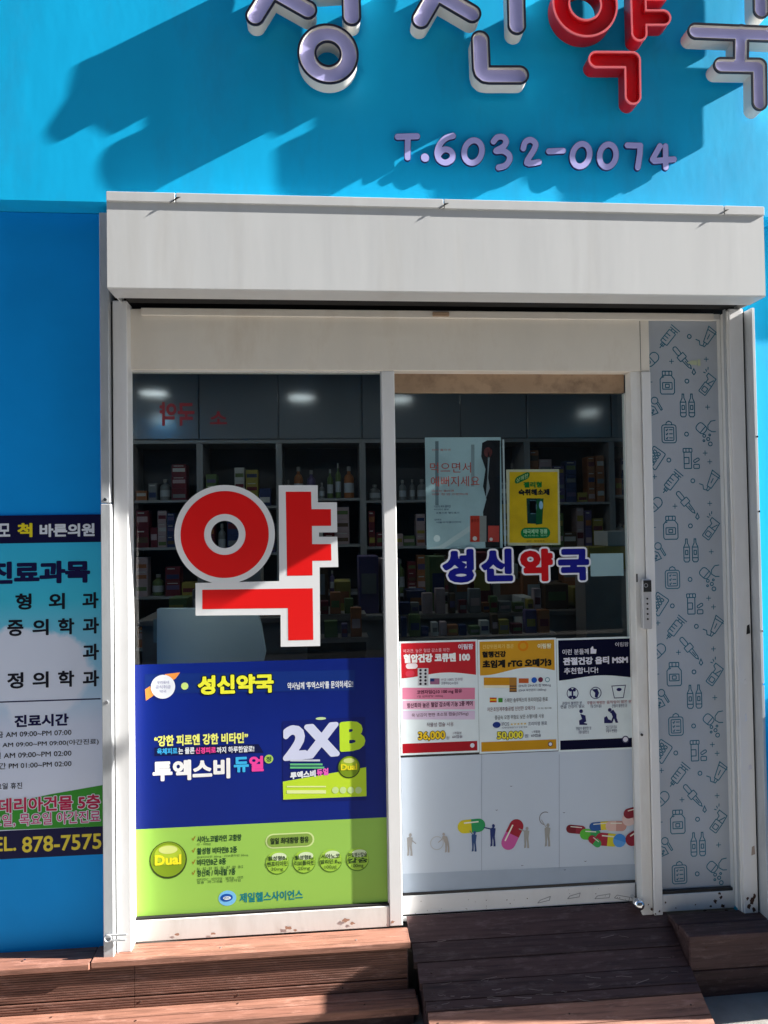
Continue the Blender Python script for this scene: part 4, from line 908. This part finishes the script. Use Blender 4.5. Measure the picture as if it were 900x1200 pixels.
# ------------------------------------------------------------------ clinic banner on the left wall
CY = -0.0025
def banner_mat():
    m = bpy.data.materials.new('sky_gradient_print'); m.use_nodes = True; n = m.node_tree; L = n.links; p = n.nodes['Principled BSDF']; p.inputs['Roughness'].default_value = .35
    g = n.nodes.new('ShaderNodeNewGeometry'); s = n.nodes.new('ShaderNodeSeparateXYZ'); L.new(g.outputs['Position'], s.inputs[0])
    mr = n.nodes.new('ShaderNodeMapRange'); mr.inputs[1].default_value = .42; mr.inputs[2].default_value = 1.37; L.new(s.outputs[2], mr.inputs[0])
    cr = n.nodes.new('ShaderNodeValToRGB'); L.new(mr.outputs[0], cr.inputs[0]); e = cr.color_ramp.elements
    e[0].position = 0.0; e[0].color = lin(225, 232, 250); e[1].position = 1.0; e[1].color = lin(50, 190, 232)
    for ps_, cc_ in ((.35, (212, 222, 245)), (.55, (150, 205, 235)), (.8, (60, 198, 228))): k = e.new(ps_); k.color = lin(*cc_)
    nz = n.nodes.new('ShaderNodeTexNoise'); nz.inputs['Scale'].default_value = 7; nz.inputs['Detail'].default_value = 5; L.new(g.outputs['Position'], nz.inputs[0])
    m1 = n.nodes.new('ShaderNodeMapRange'); m1.inputs[1].default_value = .62; m1.inputs[2].default_value = .78; m1.inputs[3].default_value = 1; m1.inputs[4].default_value = 0
    # cloud bank printed in the middle of the banner
    s2 = n.nodes.new('ShaderNodeVectorMath'); s2.operation = 'DISTANCE'; s2.inputs[1].default_value = (-.98, CY, .93); L.new(g.outputs['Position'], s2.inputs[0])
    ad = n.nodes.new('ShaderNodeMath'); ad.operation = 'MULTIPLY_ADD'; ad.inputs[1].default_value = .5; L.new(nz.outputs[0], ad.inputs[0]); 
    mm = n.nodes.new('ShaderNodeMath'); mm.operation = 'MULTIPLY'; mm.inputs[1].default_value = 2.2; L.new(s2.outputs['Value'], mm.inputs[0]); L.new(mm.outputs[0], ad.inputs[2])
    m1.inputs[1].default_value = .60; m1.inputs[2].default_value = .66; L.new(ad.outputs[0], m1.inputs[0])
    mx = n.nodes.new('ShaderNodeMix'); mx.data_type = 'RGBA'; L.new(m1.outputs[0], mx.inputs[0]); L.new(cr.outputs[0], mx.inputs[6]); mx.inputs[7].default_value = lin(222, 230, 248)
    L.new(mx.outputs[2], p.inputs['Base Color']); return m
bx1 = at(126, 800, CY)[0]; bz1 = at(60, 603.5, CY)[2]; bz0 = at(60, 1004, CY)[2]
cb = MB().box(-2.1, bx1, CY, 0.0025, bz0, bz1).build('clinic_banner', banner_mat()); tag(cb, 'blue and white clinic notice with opening hours on the wall left of the shutter', 'notice board')
K1, K2, K3, K4 = CY - .0004, CY - .0008, CY - .0012, CY - .0016
nvy = ink(16, 14, 70); blk = ink(16, 18, 34)
def zr(py, px=60): return at(px, py, CY)[2]
obj('header_band', [(-2.1, K1, zr(636)), (bx1, K1, zr(636)), (bx1, K1, bz1), (-2.1, K1, bz1)], [(0, 1, 2, 3)], ink(14, 12, 60), cb)
text(cb, '모모', (-16, 613.5, 12, 629), K2, Wt, .03); text(cb, '척', (20.5, 613, 38, 629.5), K2, ink(250, 220, 40), .04); text(cb, '바른의원', (46.5, 613.5, 111, 629), K2, Wt, .04)
text(cb, '진료과목', (-13, 657.5, 106, 684), K2, nvy, .05)
for t, x, y in (('형', 27.5, 705), ('외', 66.5, 704.5), ('과', 106, 703.5), ('정', -11, 706), ('증', 18, 736), ('의', 47.5, 735), ('학', 77.5, 734), ('과', 106.5, 733), ('통', -11, 737), ('과', 106.5, 764), ('정', 18, 797.5), ('의', 47.5, 796.5), ('학', 77.5, 795.5), ('과', 106.5, 795), ('가', -11, 798)):
    text(cb, t, (x - 9.5, y - 9.5, x + 9.5, y + 9.5), K2, blk, .03)
obj('rule', [(-2.0, K1, zr(821.5)), (at(118, 820, CY)[0], K1, zr(821.5)), (at(118, 820, CY)[0], K1, zr(820)), (-2.0, K1, zr(820))], [(0, 1, 2, 3)], nvy, cb)
text(cb, '진료시간', (17, 837, 80.5, 851.5), K2, nvy, .04)
for t, b in (('월~금 AM 09:00~PM 07:00', (-18, 856, 84, 863.5)), ('화·목 AM 09:00~PM 09:00(야간진료)', (-18, 868, 116, 875.5)), ('토·일 AM 09:00~PM 02:00', (-18, 880.5, 84, 888)), ('점심시간 PM 01:00~PM 02:00', (-26, 893, 84, 900.5)), ('일요일 휴진', (-12, 917.5, 26, 925))): text(cb, t, b, K2, blk, .01)
poly(cb, [(-30, 950), (58, 931), (126, 919), (126.6, 968), (-30, 974)], K1, ink(60, 155, 50), 'green_wedge')
text(cb, '롯데리아건물 5층', (-20, 933.5, 118, 951), K2, Wt, .03, grow=.05); text(cb, '롯데리아건물 5층', (-20, 933.5, 118, 951), K3, ink(190, 30, 80), .03)
text(cb, '화요일, 목요일 야간진료', (-24, 952.5, 118, 967.5), K2, Wt, .02, grow=.05); text(cb, '화요일, 목요일 야간진료', (-24, 952.5, 118, 967.5), K3, ink(205, 70, 130), .01)
obj('footer_band', [(-2.1, K1, bz0), (bx1, K1, bz0), (bx1, K1, zr(971)), (-2.1, K1, zr(971))], [(0, 1, 2, 3)], ink(14, 14, 66), cb)
text(cb, 'TEL.', (-22, 981, 19, 998), K2, ink(250, 215, 70), .02); text(cb, '878-7575', (26, 978.5, 119, 997), K2, ink(250, 215, 70), .02)

# ------------------------------------------------------------------ timber steps, ramp and landing
def board(parent, name, x0, x1, y0, y1, z0, z1, m, bev=.003): return MB().box(x0, x1, y0, y1, z0, z1, bev).build(name, m, parent)
ls = empty('timber_steps', (-.4, -.09, GZ(-.4)), 'two red brown timber steps under the shop window, half in sun', 'steps')
W = lambda: random.choice(M_wood)
def ribbed(x0, x1, yf, yb, z0, z1, m):
    """composite board with fine horizontal ribs on its face"""
    n = int((z1 - z0) / .0075); P = []
    for i in range(n):
        a = z0 + (z1 - z0) * i / n; d = (z1 - z0) / n
        P += [(yf + .0016, a), (yf, a + d * .25), (yf, a + d * .75), (yf + .0016, a + d * .98)]
    MB().slabx(P + [(yb, z1), (yb, z0)], x0, x1).build('riser', m, ls)
board(ls, 'tread', -1.9, -.78, -.100, .0025, -.030, -.008, M_wood[0]); board(ls, 'tread', -.777, .284, -.096, -.0008, -.027, -.004, M_wood[2])
M_rise = wood('ribbed_riser_wood', (0.15, 0.07, 0.05), 11)
for x0, x1 in ((-1.9, -.64), (-.6385, .272)):
    ribbed(x0, x1, -.083, -.06, -.132, -.0305, M_rise); ribbed(x0, x1, -.085, -.06, -.169, -.136, M_rise)
board(ls, 'riser', .2725, .2755, -.082, -.02, -.169, -.031, M_wood_shade[0])
board(ls, 'tread', -1.9, .298, -.126, -.0805, -.200, -.170, M_wood[2]); board(ls, 'tread', -1.9, .300, -.176, -.129, -.2005, -.171, M_wood[0])
board(ls, 'riser', -1.9, .286, -.162, -.146, -.33, -.2015, M_wood_shade[0])
for x, y, z in ((-1.0, -.06, -.0037), (-.36, -.06, -.0037), (.1, -.065, -.0037), (-.70, -.055, -.0037), (-.9, -.105, -.1695), (-.3, -.10, -.1695), (.12, -.15, -.1705), (-.62, -.15, -.1705)):
    MB().cyl((x, y, z), .0035, .0035, .0012, 'z', 10).build('screw', M_steel, ls)
for x in (-.62, -.3, .05, -.95): MB().cyl((x, -.0865, -.15), .003, .003, .0015, 'y', 8).build('screw', M_rust, ls)

rm = empty('timber_ramp', (.76, -.15, -.2), 'short shade-darkened timber ramp of cross boards leading up to the sliding door', 'ramp')
def rz(y): return -.018 + .6 * y
edges = [.045, -.04, -.098, -.158, -.206, -.232, -.290, -.345]
for i in range(len(edges) - 1):
    y1, y0 = edges[i], edges[i + 1] + .0035; lx = .290 + (-(y0 + y1) / 2) * .13; t = random.uniform(-.0012, .0012)
    rxx = 1.240 if edges[i + 1] > -.17 else 1.243
    MB().slabx([(y0, rz(y0) + t), (y1, rz(y1) + t), (y1, rz(y1) - .022 + t), (y0, rz(y0) - .022 + t)], lx + random.uniform(-.004, .004), rxx).build('ramp_board', (M_wood_shade[0], M_wood_shade[1])[i % 2] if i < 5 else M_wood[2], rm)  # upper boards take the shaded wood tone, lowest ones the sunlit tone
for x in (.315, 1.22): MB().slabx([(.02, -.034), (-.33, -.034 - .6 * .35), (-.33, -.30), (.02, -.30)], x, x + .012).build('stringer', M_wood_shade[0], rm)
for i in range(1, 6):
    for x in (.35, .78, 1.19):
        y = (edges[i] + edges[i + 1]) / 2; MB().cyl((x, y, rz(y)), .003, .003, .0015, 'z', 8).build('screw', M_rust, rm)

M_scr = mat('pale_wood_scratch', (.22, .17, .16, 1), .8)
for i in range(34):
    y = random.uniform(-.225, -.02) if i < 14 else random.uniform(-.228, -.16); x = random.uniform(.36, 1.18); l = random.uniform(.01, .06); a = random.uniform(-.25, .25)
    q = [(x + l * t, y + l * t * a + random.uniform(-.0015, .0015)) for t in (0, .35, .7, 1)]; V, F = ribbon(q, random.uniform(.0007, .0018))
    obj('scratch', [(u, v, rz(v) + .0016) for u, v in V], F, M_scr, rm)
ld = empty('timber_landing', (1.8, -.08, GZ(1.8)), 'shade-darkened timber landing right of the ramp below the patterned panel', 'steps')
board(ld, 'tread', 1.232, 3.0, -.092, -.021, -.026, -.004, M_wood_shade[1]); board(ld, 'tread', 1.236, 3.0, -.170, -.0945, -.027, -.005, M_wood_shade[0])
board(ld, 'riser', 1.243, 3.0, -.160, -.146, -.128, -.028, M_wood_shade[0]); board(ld, 'riser', 1.243, 3.0, -.158, -.146, -.28, -.131, M_wood_shade[1])
MB().slabx([(-.1455, -.0275), (-.022, -.0275), (-.022, -.28), (-.1455, -.28)], 1.243, 1.257).build('side_board', M_wood_shade[1], ld)
for x in (1.3, 1.5, 1.75): MB().cyl((x, -.1615, -.05), .003, .003, .0015, 'y', 8).build('screw', M_rust, ld)

# ------------------------------------------------------------------ interior
M_iw = mat('interior_wall', (0.32, 0.33, 0.33, 1), .7, var=.05); M_if = mat('interior_floor', (.22, .2, .18, 1), .4)
IX0, IX1, IB, IC = -1.9, 3.4, 3.25, 2.60
tag(box('floor', IX0, IX1, .252, IB, -.3, -.01, M_if), kind='structure'); tag(box('ceiling', IX0, IX1, .252, IB, IC, IC + .1, mat('ceiling_board', (.4, .4, .4, 1), .8)), kind='structure')
tag(box('back_wall', IX0 - .1, IX1 + .1, IB + .001, IB + .1, -.3, 2.6, M_iw), kind='structure')
tag(box('left_wall', IX0 - .1, IX0 - .001, .252, IB, -.3, 2.6, M_iw), kind='structure'); tag(box('right_wall', IX1 + .001, IX1 + .1, .252, IB, -.3, 2.6, M_iw), kind='structure')
# ceiling lamps
M_lamp = mat('lamp_disc', (0.9, 0.97, 1.0, 1), .5, emit=7.5)
def atz(px, py, Z):
    d = RT * (px - 450) / FPX - UP * (py - 600) / FPX + FW; return CAM + d * ((Z - CAM[2]) / d[2])
SY = 2.78
for px, py, wd, lb in ((180, 461, .11, 'round ceiling lamp mirrored highest at the left of the shop window'), (353, 466, .11, 'round ceiling lamp mirrored above the upright of the big decal'), (190, 491, .10, 'round ceiling lamp mirrored below the first, over the ring of the decal'), (469, 468, .10, 'round ceiling lamp mirrored just right of the window mullion'), (690, 483.5, .10, 'round ceiling lamp mirrored at the upper right of the door glass'), (642, 503, .10, 'round ceiling lamp mirrored above the yellow poster')):
    c = atz(px, py, IC - .012); c[1] = 2 * (SY - .012) - c[1]; t = empty('ceiling_lamp', (c[0], c[1], IC), lb, 'ceiling lamp')
    MB().cyl((c[0], c[1], IC - .012), wd, wd, .011, 'z', 28).build('diffuser', M_lamp, t); MB().lathe((c[0], c[1], IC - .014), [(wd + .012, 0), (wd + .012, .013), (wd, .013)], 28).build('rim', M_frame, t)

# shelving along the back wall
M_cab = mat('grey_cabinet_gloss', (.17, .185, .20, 1), .12, var=.04, scale=1.5, spec=.5); M_shf = mat('grey_shelf', (.20, .205, .21, 1), .5, var=.05)
M_bk = mat('shelf_back_dark', (.05, .052, .058, 1), .7)
vx = [at(x, 550, SY)[0] for x in (60, 150, 234, 327, 425, 540, 618, 717, 830)]
names = ['far left', 'window left', 'ring', 'decal upright', 'mullion', 'door left', 'yellow poster', 'door right']
zc = at(300, 515, SY)[2]
bays = []
for i in range(8):
    x0, x1 = vx[i], vx[i + 1]
    tcab = empty('shelf_unit', ((x0 + x1) / 2, SY + .2, 0), ['grey shelving bay at the far left edge behind the window frame', 'grey shelving bay behind the left edge of the shop window', 'grey shelving bay behind the ring of the big decal', 'grey shelving bay behind the upright of the big decal', 'grey shelving bay behind the window mullion', 'grey shelving bay behind the pale inside poster', 'grey shelving bay behind the yellow poster', 'grey shelving bay behind the right edge of the door'][i], 'shelving')
    box('side_panel', x0, x0 + .022, SY, SY + .38, -.01, zc - .03, M_shf, tcab); box('side_panel', x1 - .022, x1 - .001, SY, SY + .38, -.01, zc - .03, M_shf, tcab)
    box('back_panel', x0 + .022, x1 - .022, SY + .36, SY + .38, -.01, zc - .03, M_bk, tcab)
    box('cabinet_door', x0 + .004, x1 - .004, SY - .012, SY + .01, zc + .002, IC - .012, M_cab, tcab, .003); box('cabinet_body', x0, x1 - .001, SY + .011, SY + .38, zc, IC - .002, M_cab, tcab)
    box('light_rail', x0, x1 - .001, SY, SY + .38, zc - .028, zc - .002, M_shf, tcab)
    zs = [at(300, 588, SY)[2], at(300, 643, SY)[2], at(300, 700, SY)[2], at(300, 760, SY)[2], .35]
    zs = [z + (.02 if i % 2 else 0) - (.03 if i in (2, 6) else 0) for z in zs]
    for z in zs: box('shelf', x0 + .023, x1 - .023, SY + .004, SY + .36, z - .018, z, M_shf, tcab)
    bays.append((x0 + .03, x1 - .03, zs))
# stock on the shelves
cols = {'dull green': (95, 120, 60), 'off white': (185, 185, 180), 'mustard yellow': (170, 150, 45), 'dark blue': (40, 55, 110), 'wine red': (120, 30, 40), 'brown': (100, 75, 50), 'pale pink': (180, 150, 155), 'grey': (120, 122, 125), 'orange': (175, 95, 45), 'violet': (90, 75, 125)}
cols = {k_: tuple(int(.62 * v + .24 * sum(q) / 3) for v in q) for k_, q in cols.items()}
ordn = ['first', 'second', 'third', 'fourth', 'fifth', 'sixth', 'seventh', 'eighth', 'ninth']
shelfn = ['top shelf', 'second shelf', 'third shelf', 'fourth shelf']
behind = ['at far left', 'at window left', 'behind the decal ring', 'behind the decal upright', 'behind the mullion', 'behind the pale poster', 'behind the yellow poster', 'at door right']
def carton(x, y, z, wd, dp, h, cn, label, band=True):
    t = MB().box(x - wd / 2, x + wd / 2, y, y + dp, z, z + h, .002).build('medicine_box', ink(*cols[cn])); tag(t, label, 'box', 'medicine boxes on the back shelves')
    if band:
        o2 = random.choice([c for c in cols if c != cn]); q = random.uniform(.3, .6)
        if random.random() < .6: box('printed_title', x - wd * .36, x + wd * random.uniform(.1, .36), y - .0012, y - .0002, z + h * .84, z + h * .9, ink(*cols['off white']), t)
        q = min(q, .6)
        box('printed_band', x - wd * .42, x + wd * .42, y - .0012, y - .0002, z + h * (q - .15), z + h * (q + .15), ink(*cols[o2]), t)
    return t
def bottle(x, y, z, r, h, cn, label):
    t = empty('bottle', (x, y, z), label, 'bottle', 'bottles on the back shelves')
    MB().lathe((x, y, z), [(r * .9, 0), (r, h * .04), (r, h * .62), (r * .85, h * .7), (r * .35, h * .78), (r * .33, h * .86)], 16).build('body', ink(*cols[cn]), t, smooth=False)
    MB().cyl((x, y, z + h * .86), r * .42, r * .4, h * .14, 'z', 14).build('cap', ink(120, 120, 118), t)
    MB().cyl((x, y, z + h * .18), r * 1.012, r * 1.012, h * .3, 'z', 16, cap=False).build('bottle_label', ink(150, 155, 160), t); return t
for i in range(1, 8):
    x0, x1, zs = bays[i]
    for s in range(4):
        z = zs[s]; top = (zc - .03 if s == 0 else zs[s - 1] - .02) - z; x = x0 + .01; k = 0
        while x < x1 - .035 and k < 9:
            wd = random.uniform(.045, .11); h = min(random.uniform(.09, .22), top - .03)
            if x + wd > x1: break
            cn = random.choice(list(cols)); lab = '%s {}, %s from left on the %s %s' % (cn, ordn[k], shelfn[s], behind[i])
            if (i, s) in ((4, 0), (3, 0)) or random.random() < .16: bottle(x + wd / 2, SY + .07 + wd * .35, z, wd * .38, min(h * 1.25, top - .02), 'grey' if (i, s) == (4, 0) else cn, lab.format('bottle').replace(cn, 'grey' if (i, s) == (4, 0) else cn))
            else:
                yy = SY + .02 + random.uniform(0, .05); zz = z; tall = random.random() < .6; lv = 0
                h = min(random.uniform(.07, .15), top - .03)
                while zz + h < z + top - .02 and lv < (3 if tall else 1):
                    carton(x + wd / 2, yy, zz, wd, .12, h, cn, '%s box, %s column from left%s, %s %s' % (cn, ordn[k], ('', ' one up', ' two up')[lv], shelfn[s], behind[i])); zz += h + .0008; lv += 1
            x += wd + random.uniform(.002, .012); k += 1
# counter with stock in the middle of the shop, and the monitor whose pale back faces the window
M_ctr = mat('counter_laminate', (.16, .14, .13, 1), .4, var=.1)
ct = empty('counter', (.4, 1.6, 0), 'long dark counter standing in the middle of the shop behind the posters', 'counter')
box('counter_top', -1.0, 2.1, 1.45, 1.95, .90, .93, M_ctr, ct, .003); box('counter_front', -.98, 2.08, 1.48, 1.93, -.01, .899, M_ctr, ct)
DZ = .79
mo = empty('monitor', tuple(at(245, 775, .30)), 'pale grey back of a computer monitor beside the foot of the big decal', 'monitor')
P = [at(*p, .30) for p in ((184, 714), (300, 713), (306, 735), (311, 765), (308, 779), (300, 790), (184, 790))]
MB().slab([(p[0], p[2]) for p in P], .30, .35).build('back_cover', mat('monitor_back', (.62, .72, .76, 1), .5, var=.04, scale=3), mo)
c = at(182, 735, .30); box('side_button', c[0] - .008, c[0] + .006, .302, .34, c[2] - .06, c[2] + .03, ink(120, 135, 140), mo)
c = at(245, 790, .30); box('stand', c[0] - .04, c[0] + .04, 0.31, .35, DZ + .086, c[2], M_cab, mo); 
ds = empty('desk', (c[0], 0.45, 0), 'narrow desk carrying the monitor just inside the shop window', 'desk'); box('desk_top', c[0] - .5, c[0] + .5, 0.27, .75, DZ, DZ + .025, M_ctr, ds); 
for sx in (-.46, .46):
    for yy in (.31, .71): box('leg', c[0] + sx - .02, c[0] + sx + .02, yy - .02, yy + .02, -.01, DZ - .001, M_shf, ds)
box('foot', c[0] - .1, c[0] + .1, 0.28, .46, DZ + .026, DZ + .085, M_cab, mo)
k = 0
cx = -.85
cname = list(cols)
spots = []
while cx < 2.0:
    wd = random.uniform(.06, .16); h = random.uniform(.1, .34); cn = cname[(k * 7) % len(cname)]
    spots.append((cx, wd, h, cn)); cx += wd + random.uniform(.01, .06); k += 1
for k, (x, wd, h, cn) in enumerate(spots):
    lab = '%s carton on the shop counter, %s of that colour from the left' % (cn, ordn[sum(q[3] == cn for q in spots[:k])])
    t = MB().box(x, x + wd, 1.5 + random.uniform(0, .12), 1.72, .931, .931 + h, .003).build('carton', ink(*cols[cn])); tag(t, lab, 'box', 'cartons on the shop counter')
    box('printed_band', x + wd * .12, x + wd * .88, 1.5 - .004, 1.5 - .002, .931 + h * .35, .931 + h * .7, ink(*cols[random.choice(cname)]), t)
# low display stand of small packs just inside the glass, showing above the posters
for (sx0, sx1, yy, zt_, lb, wh) in ((.30, 1.10, .78, .90, 'low dark display stand behind the three door posters', 'door'), (-.08, .20, .62, .93, 'low dark display stand left of the window mullion', 'window')):
    dsx = empty('display_stand', ((sx0 + sx1) / 2, yy, 0), lb, 'stand')
    for k2, (dy_, dz_) in enumerate(((0, 0), (.16, .085))): box('stand_shelf', sx0, sx1, yy + dy_, yy + dy_ + .15, zt_ + dz_ - .02, zt_ + dz_, M_ctr, dsx)
    box('stand_body', sx0 + .01, sx1 - .01, yy + .02, yy + .3, -.01, zt_ - .021, M_dark, dsx)
    seen = {}
    for k2, (dy_, dz_) in enumerate(((0, 0), (.16, .085))):
        x = sx0 + .01
        while x < sx1 - .05:
            wd = random.uniform(.022, .06); h = random.uniform(.035, .13); cn = random.choice(cname); n_ = seen.get((cn, k2), 0); seen[(cn, k2)] = n_ + 1
            if n_ < 9:
                z_ = zt_ + dz_ + .0005
                t = MB().box(x, x + wd, yy + dy_ + .02, yy + dy_ + .07, z_, z_ + h, .002).build('small_pack', ink(*cols[cn])); tag(t, 'small %s pack, %s of its colour on the %s tier of the %s stand' % (cn, ordn[n_], ('front', 'back')[k2], wh), 'pack', 'small packs on the display stands')
                box('printed_band', x + wd * .12, x + wd * .88, yy + dy_ + .0185, yy + dy_ + .0195, z_ + h * .3, z_ + h * .62, ink(*cols[random.choice(cname)]), t)
            x += wd + random.uniform(.002, .02)
# reflection of red lettering, painted as dim glowing letters on the cabinet doors
ls2 = empty('lettering_reflection', tuple(at(225, 487, 2.76)), 'painted reflection of dim red lettering on the cabinet doors high behind the shop window', 'sign')
M_redrefl = mat('red_reflection_glow', (.30, .012, .02, 1), .5, emit=.04)
text(ls2, '국약', (187, 471, 228, 499), SY - .0165, M_redrefl, .03, mirror=True); text(ls2, '소', (246, 482, 266, 497), SY - .0165, M_redrefl, .02)
# small yellow topped cartons behind the door at right
for (x0, x1, y0, y1, cn, lb) in ((690, 736, 640, 668, 'mustard yellow', 'wide mustard yellow carton stacked behind the paper slip'), (712, 737, 622, 640, 'off white', 'white labelled carton on top of the mustard carton at right'), (612, 626, 700, 748, 'off white', 'pale shopping bag hanging behind the name decal')):
    a = at(x0, y1, 1.3); b2 = at(x1, y0, 1.3); tag(MB().box(a[0], b2[0], 1.3, 1.5, a[2], b2[2], .003).build('carton', ink(*cols[cn])), lb, 'box')
a = at(684, 668, 1.3); tag(box('stock_rack', a[0], a[0] + .5, 1.28, 1.44, .0, a[2] - .002, M_ctr), 'dark stock rack behind the right half of the door', 'rack')
